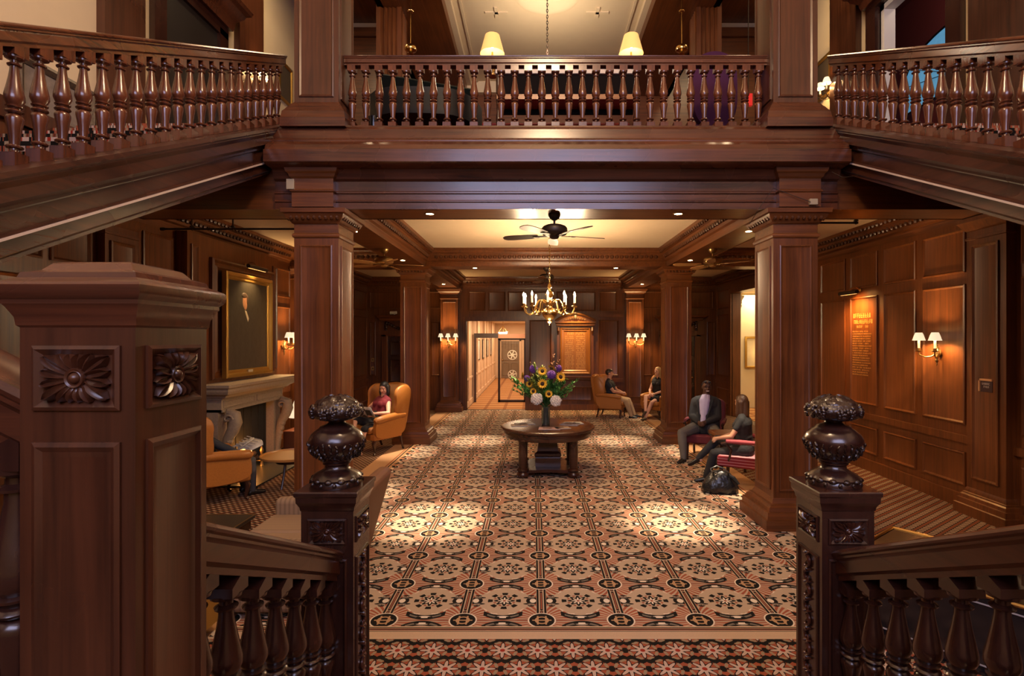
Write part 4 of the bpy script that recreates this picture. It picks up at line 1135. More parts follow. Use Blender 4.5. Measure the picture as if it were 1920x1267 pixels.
for i, (x, y, a, w, h, mi, l) in enumerate(((-.38,.12,.35,.30,.23,0,'magazine lying toward the left edge of the round table'),(-.46,-.06,.1,.28,.21,1,'magazine overlapping the table rim side, left of the vase'),(.02,-.36,-.05,.34,.22,3,'open magazine lying on the round table in front of the vase'),(.22,-.30,.3,.24,.20,1,'small booklet at the front of the round table, right of the open magazine'),(.38,.05,-.35,.30,.23,2,'magazine lying toward the right edge of the round table'),(.45,.17,.2,.28,.22,0,'magazine behind another at the right of the round table'))):
    t2 = thing('magazine', l, 'magazine', (TC.x+x, TC.y+y, TZ+.001+.0*i), a, 'magazines on the round table')
    MB().box(-w/2,w/2,-h/2,h/2,0,.006).build('pages', PAPER, t2)
    MB().box(-w/2,w/2,-h/2,h/2,.006,.0075).build('cover', MAG[mi], t2)
    m = MB(); rnd = random.Random(i); m.box(-w*.3,w*.1,-h*.25,h*.2,.0075,.008); scribble(m, (-w*.42,h*.3,.0075), X, Y, Z, w*.8, .02, rnd, .001); m.build('cover_print', plain('cover_ink', (.08,.05,.05), .5), t2)
# vase and flowers
VX, VY = TC.x-.03, TC.y+.02
t = thing('vase', 'clear glass vase with green stems on the round table', 'vase', (VX, VY, TZ))
MB().lathe([(.066,0),(.070,.004),(.074,.30),(.070,.30),(.065,.015),(.001,.015)], n=28, cap1=False).build('glass', plain('tinted_glass', (.55,.62,.52), .03, trans=.92), t)
m = MB(); rnd = random.Random(12)
for i in range(22):
    a, b = rnd.uniform(0,2*PI), rnd.uniform(0,2*PI); r = .05
    m.tube([(r*math.cos(a),r*math.sin(a),.02),(.6*r*math.cos(b),.6*r*math.sin(b),.31)], .006, 6)
STEM = plain('stem_green', (.05,.12,.025), .6); m.build('stems', STEM, t)
YEL = plain('sunflower_yellow', (.85,.48,.02), .6); DKC = plain('sunflower_heart', (.035,.014,.006), .9, bump=.5, bscale=200)
PUR = plain('allium_purple', (.15,.045,.30), .7, var=.3, bscale=80); CRM = plain('hydrangea_cream', (.92,.84,.68), .7, var=.2, bscale=60)
LF = plain('leaf_green', (.09,.27,.05), .5, var=.35, bscale=18); LFD = plain('leaf_olive', (.22,.28,.05), .55, var=.3, bscale=18); RUST = plain('dried_rust', (.20,.08,.03), .8, var=.3)
def leaf(m, p, d, L, w, up=Z):
    p = V(p); d = V(d).normalized(); a = d.cross(up)
    if a.length < 1e-4: a = X.copy()
    a.normalize(); n = a.cross(d)
    m.add([p, p+d*L*.35+a*w/2+n*w*.12, p+d*L, p+d*L*.35-a*w/2+n*w*.12, p+d*L*.45-n*.0], [(0,1,4),(1,2,4),(4,2,3),(0,4,3)])
def flower(kind, u, v, yo, label, size=1.0, face=None):
    """placed by its spot in the bunch; yo = offset from the vase towards the room"""
    y = VY + yo; c = at(u, v, y)
    base = V((VX, VY, TZ+.28)); 
    t = thing(kind, label, 'flower', c, group=None)
    b = base - c
    m = MB(); m.tube([(0,0,0), V((b.x*.35, b.y*.35, b.z*.55)), b], .005, 6); m.build('stem', STEM, t)
    d = V(face).normalized() if face else V((c.x-VX, -.55+(yo*.5), .18)).normalized()
    q = d.to_track_quat('Z', 'Y').to_matrix()
    if kind == 'sunflower':
        m = MB(); rr = random.Random(int(u+v))
        for ring, n, L, w, tl in ((0,16,.058,.024,.12),(1,14,.05,.022,.35)):
            for i in range(n):
                a = 2*PI*(i+ring*.5)/n + rr.uniform(-.06,.06); dd = q @ V((math.cos(a), math.sin(a), tl)); leaf(m, q @ V((.026*math.cos(a),.026*math.sin(a),.004)), dd, L*size, w*size, q @ Z)
        m.build('petals', YEL, t, smooth=False)
        MB().ball((0,0,0), (.034*size,.034*size,.016), 14, 6, q).build('seed_head', DKC, t)
    elif kind == 'allium':
        m = MB(); n = 90; R = .068*size
        for i in range(n):
            z = 1-2*(i+.5)/n; r = math.sqrt(1-z*z); a = i*2.39996
            p = V((r*math.cos(a), r*math.sin(a), z)); m.ball(p*R*.9, .0115*size, 5, 3)
        m.ball((0,0,0), R*.85, 10, 7); m.build('flower_head', PUR, t)
    elif kind == 'hydrangea':
        m = MB(); n = 80; R = .085*size; rq = random.Random(int(u))
        for i in range(n):
            z = 1-2*(i+.5)/n; r = math.sqrt(1-z*z); a = i*2.39996
            p = V((r*math.cos(a), r*math.sin(a), z)); m.ball(p*R*rq.uniform(.84,1.0), .0185*size*rq.uniform(.8,1.15), 6, 4)
        m.ball((0,0,0), R*.9, 10, 7); m.build('flower_head', CRM, t)
    return t
for u, v, yo, l, s in ((1017,695,-.10,'sunflower near the top of the bouquet, facing the stairs',1),(1051,706,-.12,'large sunflower on the right side of the bouquet',1.15),(1017,719,-.20,'sunflower in the centre of the bouquet',1.1),(981,704,0,'side-turned sunflower at the left edge of the bouquet',.95),(1034,689,.05,'sunflower facing away near the top right of the bouquet',.8),(993,719,-.1,'half-open sunflower on the left above the cream hydrangea',.75),(1029,738,-.22,'small half-open sunflower low in the bouquet',.75),(1000,733,-.15,'sunflower bud low on the left of the bouquet',.6)):
    flower('sunflower', u, v, yo, l, s, face=(-1,-.25,.1) if u == 981 else ((.3,.4,.6) if u == 1034 else None))
for u, v, yo, l, s in ((1000,691,.02,'purple allium at the upper left of the bouquet',1),(1034,702,-.12,'purple allium beside the large sunflower',1.05),(1047,690,.10,'darker purple allium at the back right of the bouquet',.85),(988,709,.12,'dark purple allium behind the left sunflowers',.8)):
    flower('allium', u, v, yo, l, s)
flower('hydrangea', 1006, 747, -.16, 'cream hydrangea hanging over the left of the vase', 1.05)
flower('hydrangea', 1042, 751, -.16, 'cream hydrangea hanging over the right of the vase', .98)
def sprig(label, tip, n, m_, L=.05, w=.022, spread=.09, stems=4, seed=0, nm='leafy_sprig'):
    rnd = random.Random(seed); tip = V(tip); base = V((VX, VY, TZ+.29)); b = base-tip
    t = thing(nm, label, 'greenery', tip)
    m = MB(); ml = MB()
    for s in range(stems):
        e = V([rnd.uniform(-spread, spread) for _ in range(3)])
        path = [b, b*.55+e*.3+V((0,0,.03)), e]
        m.tube(path, [.004,.003,.0015], 5)
        for i in range(n):
            f = .25+.75*(i+rnd.random())/n
            p = path[0].lerp(path[1], f*2) if f < .5 else path[1].lerp(path[2], f*2-1)
            d = V([rnd.uniform(-1,1), rnd.uniform(-1,1), rnd.uniform(-.5,1)]) + (e-b).normalized()*.6
            leaf(ml, p, d, L*rnd.uniform(.7,1.2), w*rnd.uniform(.8,1.2))
    m.build('stem', STEM, t); ml.build('leaves', m_, t, smooth=False)
sprig('leafy green sprig reaching out at the left of the bouquet', at(965,718,VY-.05), 36, LF, 0.069, 0.041, .10, 5, 1)
sprig('leafy green sprig trailing to the lower left of the bouquet', at(966,732,VY-.1), 25, LF, 0.062, 0.038, .08, 4, 2)
sprig('feathery green sprig reaching out at the right of the bouquet', at(1074,722,VY-.05), 43, LF, 0.062, 0.024, .11, 6, 3)
sprig('green sprig drooping below the right sunflower', at(1058,735,VY-.12), 32, LF, 0.062, 0.030, .09, 5, 4)
sprig('olive green leaves filling the top of the bouquet', at(1012,700,VY+.02), 66, LFD, 0.088, 0.041, .16, 7, 5)
sprig('green leaves filling the middle of the bouquet', at(1025,722,VY-.05), 73, LF, 0.088, 0.041, .15, 8, 6)
sprig('olive leaves filling the left middle of the bouquet', at(1000,715,VY-.03), 66, LFD, 0.075, 0.041, .12, 6, 7)
sprig('broad green leaves on the right side of the bouquet', at(1052,716,VY-.02), 40, LF, .08, .040, .12, 7, 17)
sprig('broad green leaves around the cream hydrangeas', at(1022,740,VY-.06), 40, LF, .075, .036, .13, 7, 18)
sprig('dried rusty sprig rising at the top right of the bouquet', at(1042,672,VY+.03), 39, RUST, 0.044, 0.030, .07, 4, 8)
sprig('small dried sprig rising at the top left of the bouquet', at(997,681,VY+.05), 25, RUST, 0.037, 0.027, .04, 3, 9)
# ------------------------------------------------------------------ memorial board on the back wall
t = thing('memorial_board', 'lamp-lit wooden memorial board with arched pediment on the back wall', 'board', (1.275, YB, 0))
BW = wood('board_oak', 'z', (.15,.05,.010), (.34,.13,.025), .35)
m = MB(); m.box(-.58,.58,-.05,0,.98,2.62); m.build('back_panel', WV, t)
m = MB(); m.frame((-.46,-.05,1.10), X, Z, -Y, .92, 1.42, [(0,0),(0,.05),(.03,.06),(.06,.03),(.10,.035),(.13,.012)], False); m.build('frame', BW, t)
m = MB(); m.box(-.36,.36,-.06,-.05,1.2,2.42); m.build('name_panel', BW, t)
m = MB(); rnd = random.Random(6)
scribble(m, (-.30,-.06,2.30), X, Z, -Y, .26, .07, rnd); scribble(m, (.02,-.06,2.30), X, Z, -Y, .30, .07, rnd)
for i in range(17):
    for x in (-.31,.03): scribble(m, (x,-.06,2.23-.06*i), X, Z, -Y, .27, .035, rnd, .002, .85)
m.build('gold_lettering', plain('gold_letters_board', (.75,.42,.14), .5, .1), t)
m = MB(); m.stack([(0,2.56),(.02,2.58),(.02,2.62),(.06,2.66),(.06,2.70)], -.56,.56,-.14,0)
arc = [(-.62+1.24*i/16, 2.70 + .22*math.sin(PI*i/16)) for i in range(17)]
m.ext(arc+[(.62,2.68),(-.62,2.68)], (0,-.08,0), X, Z, Y, .08)
pts = [(a, b) for a, b in arc]
m.tube([(a,-.1,b+.02) for a, b in pts], .035, 8); m.build('pediment', BW, t)
m = MB(); m.ball((0,-.14,2.83), (.06,.04,.075), 12, 8); m.ball((0,-.12,2.95), (.07,.04,.045), 10, 6)
for s in (-1, 1):
    for q in range(4): m.tube([(s*(.06+.07*q),-.12,2.78-.012*q),(s*(.10+.07*q),-.13,2.82-.02*q),(s*(.13+.07*q),-.12,2.78-.02*q)], [.02,.018,.006], 6)
m.build('carved_crest', plain('silvered_carving', (.20,.15,.10), .35, .4), t)
m = MB(); m.stack([(0,.92),(.03,.95),(.03,.98),(.07,1.01),(.07,1.04)], -.62,.62,-.14,0); m.build('ledge', WX, t)
for s in (-1, 1):
    m = MB(); m.box(s*.52-.04,s*.52+.04,-.10,0,1.04,2.5); m.tube([(s*.52,-.10,2.3),(s*.52,-.13,2.42),(s*.52,-.10,2.52)], [.02,.045,.03], 8); m.build('bracket', WV, t)
# ------------------------------------------------------------------ far doors with pediments and swags
def far_door(n, xc, label):
    t = thing('door_%d' % n, label, 'door', (xc, YB, 0)); t['kind'] = 'structure'
    m = MB(); m.box(-.62,-.45,-.09,0,0,2.3); m.box(.45,.62,-.09,0,0,2.3); m.box(-.62,.62,-.09,0,2.25,2.42)
    m.frame((-.5,-.09,0), X, Z, -Y, 1.0, 2.3, [(0,0),(0,.02),(.03,.02),(.05,0)], False); m.build('casing', WV, t)
    m = MB(); m.box(-.45,.45,-.04,0,0,2.25)
    for x in (-.38,.04):
        for z0, z1 in ((.15,.75),(.85,1.55),(1.65,2.1)): m.frame((x,-.04,z0), X, Z, -Y, .34, z1-z0, PAN)
    m.build('door_leaf', WD, t)
    MB().ball((.38,-.07,1.0), .03, 10, 8).build('door_handle', BR, t)
    m = MB(); m.stack([(0,2.72),(.03,2.76),(.03,2.79),(.10,2.84),(.12,2.88)], -.66,.66,-.12,0); m.build('door_hood', WX, t)
    m = MB()
    for i in range(13):
        x = -.42+.84*i/12; z = 2.64 - .16*math.sin(PI*i/12); m.ball((x,-.06,z), (.045,.04,.05), 8, 6)
    for s in (-1, 1):
        for q in range(4): m.ball((s*.5,-.06,2.66-.07*q), (.05-.006*q,.04,.05), 8, 6)
    m.build('carved_swag', WD, t)
far_door(1, -3.98, 'dark panelled door with hood and carved swag at the far left')
far_door(2, 4.46, 'dark panelled door with hood and carved swag at the far right')
# ------------------------------------------------------------------ corridor beyond the glass doors
CW = plain('corridor_cream', (.72,.52,.36), .8)
m = MB(); m.box(-2.3,-2.1,YB+.2,29.4,0,3.2); m.box(-2.1,-2.07,YB+.2,29.3,.86,.92); m.box(-2.1,-2.06,YB+.2,29.3,0,.18)
for i in range(9): m.box(-2.1,-2.05,17.0+1.35*i,17.12+1.35*i,0,3.2)
struct(m.build('wall_corridor_left', CW))
m = MB(); m.box(.2,.4,YB+.2,29.4,0,3.2); m.box(-2.3,.4,29.4,29.6,0,3.2); 
struct(m.build('wall_corridor_end', CW))
struct(MB().box(-2.3,.4,YB+.2,29.6,3.0,3.2).build('ceiling_corridor', plain('corridor_ceiling', (.7,.55,.42), .9)))
t = thing('door_3', 'plain grey-brown door at the end of the bright corridor', 'door', (-1.27, 29.36, 0)); t['kind'] = 'structure'
GB = plain('taupe_paint', (.22,.16,.11), .5)
m = MB(); m.box(-.5,.5,-.04,0,.02,2.03)
for x in (-.42,.05):
    for z0, z1 in ((.15,.85),(.98,1.9)): m.frame((x,-.04,z0), X, Z, -Y, .37, z1-z0, PAN)
m.build('door_leaf', GB, t); m = MB(); m.box(-.6,-.5,-.06,0,0,2.1); m.box(.5,.6,-.06,0,0,2.1); m.box(-.6,.6,-.06,0,2.03,2.14); m.build('casing', CW, t); MB().ball((-.42,-.07,1.0), .035, 10, 8).build('door_handle', BR, t)
for i in range(4):
    y = 20.3+1.9*i
    t = thing('framed_print', ('nearest','second','third','farthest')[i]+' framed print along the left wall of the bright corridor', 'picture', (-2.09, y, 1.35), group='framed prints in the corridor')
    MB().frame((0,-.4,0), Y, Z, X, .8, .8, [(0,0),(0,.03),(.04,.03),(.05,.015)], False).build('frame', BK, t)
    MB().box(0,.015,-.36,.36,.04,.76).build('print', plain('print_paper_%d' % i, (.6,.55,.48), .6, var=.4, bscale=6), t)
# glazed screen with the emblem
t = thing('glass_door', 'dark framed glass door panel bearing round white emblems, in the corridor doorway', 'door', (0, 18.3, 0))
m = MB(); m.box(-1.21,-1.14,-.03,.03,0,2.19); m.box(-.32,-.25,-.03,.03,0,2.19); m.box(-1.21,-.25,-.03,.03,0,.08); m.box(-1.21,-.25,-.03,.03,2.13,2.19); m.build('frame', plain('dark_bronze_frame', (.03,.018,.014), .35, .5), t)
th = plain('thin_pane', (1,1,1), .02)
nt = th.node_tree; b = nt.nodes['Principled BSDF']; tr = nt.nodes.new('ShaderNodeBsdfTransparent'); ms = nt.nodes.new('ShaderNodeMixShader'); gl = nt.nodes.new('ShaderNodeBsdfGlossy'); gl.inputs['Roughness'].default_value = .02
ms.inputs[0].default_value = .06; nt.links.new(tr.outputs[0], ms.inputs[1]); nt.links.new(gl.outputs[0], ms.inputs[2]); nt.links.new(ms.outputs[0], nt.nodes['Material Output'].inputs[0])
MB().box(-1.14,-.32,-.004,.004,.08,2.13).build('pane', th, t)
EM = plain('etched_white', (.8,.72,.6), .6)
for z, k in ((1.62,1),(.95,.92)):
    m = MB(); o = V((-.72,-.006,z)); Mx = Matrix.Rotation(PI/2, 3, 'X')
    m.lathe([(.145*k,0),(.165*k,0),(.165*k,.003),(.145*k,.003)], o, 32, Mx, False, False)
    for i in range(6):
        a = PI*i/3+.2; d = V((math.cos(a),0,math.sin(a))); m.obox(o+d*.07*k, d, V((0,1,0)), V((-d.z,0,d.x)), .065*k, .002, .014)
    m.lathe([(.03,0),(.05,0),(.05,.003),(.03,.003)], o, 20, Mx, False, False); m.build('emblem', EM, t)
t = thing('glazed_screen', 'dark header and post of the glazed screen in the corridor doorway', 'screen', (0, 18.3, 0))
m = MB(); m.box(-2.03,-1.2,-.05,.05,2.2,2.36); m.build('dark_header', plain('screen_bronze', (.05,.035,.03), .4), t)
m = MB(); m.box(-1.2,.19,-.05,.05,2.2,2.34); m.build('pink_header', plain('header_rose_wood', (.42,.20,.12), .5), t)
m = MB(); m.box(-2.03,-1.96,-.05,.05,0,2.2); m.build('post', plain('screen_bronze_post', (.05,.025,.018), .35), t)
# lantern in corridor
c = at(943, 622, 19.5)
t = thing('hanging_lantern', 'small glass lantern glowing in the corridor above the glass door', 'lantern', (c.x, 19.5, c.z))
m = MB(); m.tube([(-.17,0,0),(0,0,.22),(.17,0,0)], .012, 6); m.tube([(0,-.17,0),(0,0,.22),(0,.17,0)], .012, 6); m.tube([(0,0,.22),(0,0,3.0-c.z)], .008, 6); m.lathe([(.18,0),(.2,.012),(.18,.02)], n=20, cap0=False, cap1=False); m.build('frame', BR, t)
MB().lathe([(.02,-.18),(.10,-.14),(.16,-.04),(.17,0)], n=20).build('glass_bowl', plain('lantern_glow', (1,.9,.7), .4, emit=(1,.88,.7), es=5), t)
# right side corridor beyond the opening
m = MB(); m.box(XR+.25,8.6,OY0-1.2,OY0-1.0,0,3.6); m.box(8.4,8.6,OY0-1.0,19.5,0,3.6); m.box(XR+.25,8.6,19.5,19.7,0,3.6); m.box(XR+.25,XR+.3,OY1+.14,19.5,0,3.6)
m.box(XR+.25,8.4,19.45,19.5,0,.2)
struct(m.build('wall_side_corridor', CR)); struct(MB().box(XR+.25,8.6,OY0-1.2,19.7,3.6,3.7).build('ceiling_side_corridor', CR))
tag(MB().box(XR+.26,8.38,OY0-.98,16.8,-.011,-.001).build('corridor_carpet', carpet_corr()), 'tan carpet in the cream side passage beyond the right wall', 'carpet')
xp, yp = 6.05, 16.2
t = thing('pilaster', 'cream painted pilaster with leafy capital in the side passage', 'pilaster', (xp, yp, 0)); t['kind'] = 'structure'
m = MB(); m.stack([(.05,0),(.05,.15),(.02,.2),(0,.22),(0,3.1)], -.21,.21,-.12,.12); m.build('shaft', WH, t)
m = MB(); m.stack([(.01,3.1),(.02,3.12),(0,3.14),(.03,3.35),(.07,3.42),(.08,3.48)], -.21,.21,-.12,.12)
for i in range(6):
    for z in (3.18,3.27): m.ball((-.2+.08*i,-.14,z), (.035,.03,.05), 8, 5)
m.build('capital', WH, t)
m = MB(); m.box(-.11,.11,-.135,-.122,1.48,1.66); m.build('plaque', plain('bronze_plaque', (.16,.11,.09), .4), t)
t = thing('framed_picture', 'gilt framed picture on the wall of the cream side passage', 'picture', (8.38, 19.0, 1.2))
c = at(1406, 663, 16.6)
t.location = (c.x+.02, 16.8, 1.25)
MB().frame((-.1,0,0), X, Z, -Y, .5, 1.0, [(0,0),(0,.04),(.05,.05),(.07,.02)], False).build('frame', GOLD, t); MB().box(-.04,.34,-.02,0,.06,.94).build('picture', plain('pale_picture', (.6,.5,.35), .5, var=.3, bscale=5), t)
m = MB(); m.box(6.32,8.4,16.82,16.9,0,3.6); struct(m.build('wall_side_corridor_partition', CR))
# ------------------------------------------------------------------ black display case on the right
def P2(x, y): return V((x, y, 0))
A_ = P2(2.42, 4.12); B_ = P2(3.12, 3.22); n_ = V((.788,.613,0)); 
t = thing('display_case', 'low black cabinet with brass-rimmed dark glass top behind the right stair rail', 'cabinet', A_)
d_ = B_-A_; w_ = .95
m = MB(); m.rings([[q - A_ + Z*z for q in (A_, B_, B_+n_*w_, A_+n_*w_)] for z in (0,.52)]); m.build('body', BK, t, bevel=.004)
m = MB(); m.rings([[q - A_ + Z*z for q in (A_+d_*.02+n_*.02, B_-d_*.02+n_*.02, B_+n_*(w_-.02)-d_*.02, A_+n_*(w_-.02)+d_*.02)] for z in (.521,.53)]); m.build('glass_top', plain('smoked_glass_top', (.05,.035,.015), .12, coat=.6), t)
m = MB()
c4 = [A_, B_, B_+n_*w_, A_+n_*w_]
for i in range(4): m.tube([c4[i]-A_+Z*.53, c4[(i+1) % 4]-A_+Z*.53], .014, 6)
m.build('brass_rim', BR, t)
m = MB(); nn = V((-n_.x,-n_.y,0)); dd = d_.normalized()
for z in (.07,.47): m.obox(d_*.5+Z*z+nn*.003, dd, nn, Z, d_.length/2-.02, .003, .004)
m.build('pale_line', plain('pale_inlay', (.35,.33,.36), .5), t)
# ------------------------------------------------------------------ gallery level furniture
FU = 4.62
t = thing('grand_piano', 'black grand piano with raised lid behind the gallery rail', 'piano', (-1.35, 7.75, FU))
pl = [(-1.0,-.55),(.15,-.55),(.42,-.35),(.55,-.05),(.60,.25),(.50,.50),(.25,.62),(-.1,.70),(-1.0,.75)]
m = MB(); m.ext(rounded(pl, 2), (0,0,.62), X, Y, Z, .36); m.build('case', plain('piano_case_black', (.008,.008,.011), .5, spec=.25), t)
m = MB(); m.rings([[(x, y + .3, z) for x, y, z in ((-1.0,.55,1.0),(.55,.3,1.0),(.45,-.05,1.30),(-1.0,-.1,1.52))], [(x, y+.33, z+.03) for x, y, z in ((-1.0,.55,1.0),(.55,.3,1.0),(.45,-.05,1.30),(-1.0,-.1,1.52))]]); m.build('lid', plain('piano_lid_black', (.010,.014,.012), .45, spec=.3), t)
for x, y in ((-.85,-.4),(-.85,.5),(.35,.2)): MB().lathe([(.03,0),(.05,.03),(.03,.06),(.06,.35),(.075,.62)], (x,y,0), 12).build('leg', BK, t)
MB().tube([(.2,.45,.98),(.25,.25,1.3)], .01, 6).build('lid_prop', BK, t)
t = thing('sideboard', 'dark sideboard with pale marble top behind the gallery rail, under the yellow lamps', 'sideboard', (.48, 7.75, FU))
MB().box(-1.02,1.02,-.2,.2,1.325,1.40).build('marble_top', plain('pale_marble', (.62,.55,.48), .25), t, bevel=.008)
MB().box(-1.0,1.0,-.16,.2,1.04,1.325).build('drawer_band', plain('ebony_wood', (.005,.003,.003), .8, spec=.1), t)
MB().box(-1.0,1.0,-.18,.2,.97,1.04).build('shelf', WO, t)
MB().box(-1.0,1.0,.16,.2,.90,1.0).build('back_panel', plain('ebony_wood_back', (.005,.004,.004), .8, spec=.1), t)
for s in (-1, 1):
    MB().lathe([(.03,0),(.035,.05),(.02,.1),(.032,.4),(.02,.55),(.035,.7),(.02,.8),(.03,.95),(.035,1.35)], (s*.98,-.14,0), 12).build('leg', WD, t)
for x, l in ((-.12,'small white figurine on the marble top behind the gallery rail, left one'), (.12,'small white box on the marble top behind the gallery rail, right one')):
    t = thing('ornament', l, 'ornament', (.48+x, 7.68, FU+1.40)); m = MB()
    (m.lathe([(.03,0),(.035,.01),(.02,.03),(.03,.05),(.03,.065),(.01,.09)], n=12) if x < 0 else m.box(-.035,.035,-.03,.03,0,.07)); m.build('body', WH, t)
t = thing('bench', 'dark red upholstered bench with a plain back behind the gallery rail', 'bench', (.38, 8.5, FU))
rbox('seat', plain('crimson_cloth', '#6a1426', .8), t, -1.2,1.2,-.25,.25,.42,.80,.04)
rbox('backrest', plain('crimson_cloth_back', '#6a1426', .8), t, -1.5,1.2,.15,.25,.45,1.08,.04)
for x in (-1.1,1.1):
    for y in (-.18,.18): MB().stack([(0,0),(0,.43)], x-.03,x+.03,y-.03,y+.03).build('leg', WD, t)
table_lamp('yellow shaded lamp above the gallery rail, nearer the piano', (-.60, 7.80, FU+1.40), .33, .178, .105, .27, SHADEY, BRD)
table_lamp('yellow shaded lamp above the gallery rail, nearer the purple chair', (1.43, 7.80, FU+1.40), .33, .178, .105, .27, SHADEY, BRD)
PURC = plain('plum_velvet', '#43203e', .8, var=.15, bscale=8, spec=.15)
t = thing('high_back_chair', 'plum velvet high-backed chair seen from behind at the gallery rail', 'chair', (2.42, 7.15, FU-.02))
m = MB(); m.rings([[(a*k, y, b) for a, b in rounded([(-.30,.4),(.30,.4),(.31,1.20),(.22,1.36),(0,1.43),(-.22,1.36),(-.31,1.20)])] for y, k in ((-.06,.96),(-.03,1),(.03,1),(.06,.96))]); m.build('backrest', PURC, t, angle=60)
rbox('seat', PURC, t, -.3,.3,0,.55,.32,.48,.04)
for x in (-.25,.25):
    for y in (0,.5): MB().stack([(0,0),(0,.4)], x-.025,x+.025,y-.025,y+.025).build('leg', WD, t)
for u, l in ((770,'brass hanging lamp beside the fluted column near the piano'), (1278,'brass hanging lamp beside the fluted column near the purple chair')):
    c = at(u, 92, 8.6)
    t = thing('pendant_lamp', l, 'pendant lamp', (c.x, 8.6, c.z))
    m = MB(); m.tube([(0,0,.05),(0,0,7.72-c.z)], .008, 6); m.build('rod', BR, t)
    m = MB(); m.lathe([(.02,-.10),(.05,-.08),(.03,-.04),(.09,-.02),(.10,0),(.09,.04),(.05,.07),(.02,.09)], n=18); m.build('bowl', BR, t)
    m = MB()
    for i in range(6): a = PI*i/3; m.ball((.03*math.cos(a),.03*math.sin(a),.62), .022, 7, 5)
    m.build('knot', BR, t)
t = thing('chain_pendant', 'thin chain hanging from the plaster medallion down behind the gallery rail', 'pendant lamp', (.235, 9.0, 6.82))
m = MB(); z = .12; i = 0
while z < 1.17:
    pts = [((.013*math.cos(a) if i % 2 else 0), (0 if i % 2 else .013*math.cos(a)), z+.03+.032*math.sin(a)) for a in [2*PI*q/8 for q in range(9)]]
    m.tube(pts, .006, 5, False); z += .05; i += 1
m.build('chain', BZ, t); MB().lathe([(.01,-.06),(.08,-.02),(.09,.02),(.03,.08),(.012,.13)], n=16).build('bowl', BRD, t)
# upper walls: pilaster strips, doors, pictures
def strip(name, x, s, y0, y1, z0, z1, d=.08):
    return MB().box(min(x, x+s*d), max(x, x+s*d), y0, y1, z0, z1)
m = MB()
for y0, y1 in ((6.2,6.85),(9.05,9.85),(4.0,4.6)): m.box(XL, XL+.10, y0, y1, 4.0, 9.6)
m.box(XL, XL+.06, -4, 12.2, 4.3, 4.5)
struct(m.build('trim_left_upper', WSZ))
m = MB()
for y0, y1 in ((5.85,6.75),(9.1,9.9)): m.box(XR-.10, XR, y0, y1, 4.0, 9.6)
m.box(XR-.06, XR, -4, UY0-.3, 4.3, 4.5)
struct(m.build('trim_right_upper', WSZ))
t = thing('door_4', 'dark upstairs doorway with heavy projecting cornice above the left flight', 'door', (XL, 7.9, FU)); t['kind'] = 'structure'
m = MB(); m.box(0,.08,-.85,-.62,-.3,2.55); m.box(0,.08,.62,.85,-.3,2.55); m.box(0,.08,-.85,.85,2.45,2.7); m.build('casing', WD, t)
m = MB(); m.box(0,.03,-.62,.62,-.3,2.45); m.build('door_leaf', plain('dim_door', (.018,.014,.012), .4), t)
m = MB(); m.stack([(0,2.62),(.02,2.70),(.03,2.78),(.12,2.88),(.14,2.93),(.2,2.97),(.22,3.03)], 0,.14,-.88,.88); m.build('cornice', WSX, t)
t = thing('door_5', 'upstairs opening to a dark red room with heavy cornice above the right flight', 'door', (XR, 7.885, FU)); t['kind'] = 'structure'
m = MB(); m.box(-.08,.2,-.98,-.735,-.3,2.93); m.box(-.08,.2,.735,.98,-.3,2.93); m.box(-.08,.2,-.98,.98,2.93,3.1); m.build('casing', WD, t)
m = MB(); m.stack([(0,3.02),(.02,3.08),(.03,3.14),(.12,3.22),(.14,3.27),(.2,3.31),(.22,3.37)], -.14,0,-1.0,1.0); m.build('cornice', WSX, t)
m = MB(); m.box(.02,.2,.66,.735,-.3,2.93); m.box(.02,.2,-.735,.735,2.85,2.93); m.build('white_lining', WH, t)
RED = plain('deep_red_wall', '#5d1c22', .8)
m = MB(); m.box(7.4,7.6,5.5,14,4.3,9); m.box(XR+.2,7.4,13.8,14,4.3,9); m.box(XR+.2,7.4,5.5,5.7,4.3,9); m.box(XR+.2,7.6,5.5,14,8.8,9); m.box(XR+.2,7.6,5.5,14,4.2,4.3)
struct(m.build('wall_red_room', RED))
t = thing('window_2', 'arched blue stained glass window in the dark red upstairs room', 'window', (7.39, 9.45, 6.6)); t['kind'] = 'structure'
arc = [(1.15*math.cos(a), .55+ .62*math.sin(a)) for a in [PI*i/20 for i in range(21)]]
MB().ext(arc+[(-1.15,0),(1.15,0)], (-.02,0,0), Y, Z, X, .02).build('pane', plain('blue_glass', (.1,.3,.5), .2, emit=(.10,.30,.50), es=.55, var=.6, bscale=7), t)
m = MB()
m.tube([(-.03,a,b) for a, b in arc]+[(-.03,-1.15,0),(-.03,1.15,0)], .02, 6)
for q in range(7):
    a = PI*q/6; m.tube([(-.03,0,.3),(-.03,1.15*math.cos(a),.55+.62*math.sin(a))], .008, 5)
m.build('leading', BK, t)
t = thing('framed_engraving', 'silvery framed engraving on the stair wall behind the left balusters', 'picture', (XL, 5.2, 4.30))
MB().frame((0,0,0), Y, Z, X, .95, .72, [(0,0),(0,.04),(.04,.06),(.09,.03)], False).build('frame', plain('tarnished_silver', (.10,.075,.055), .4, .4, bump=.6, bscale=50), t)
MB().box(0,.02,.08,.87,.08,.64).build('print', plain('engraving_paper', (.20,.165,.14), .5, var=.4, bscale=20), t)
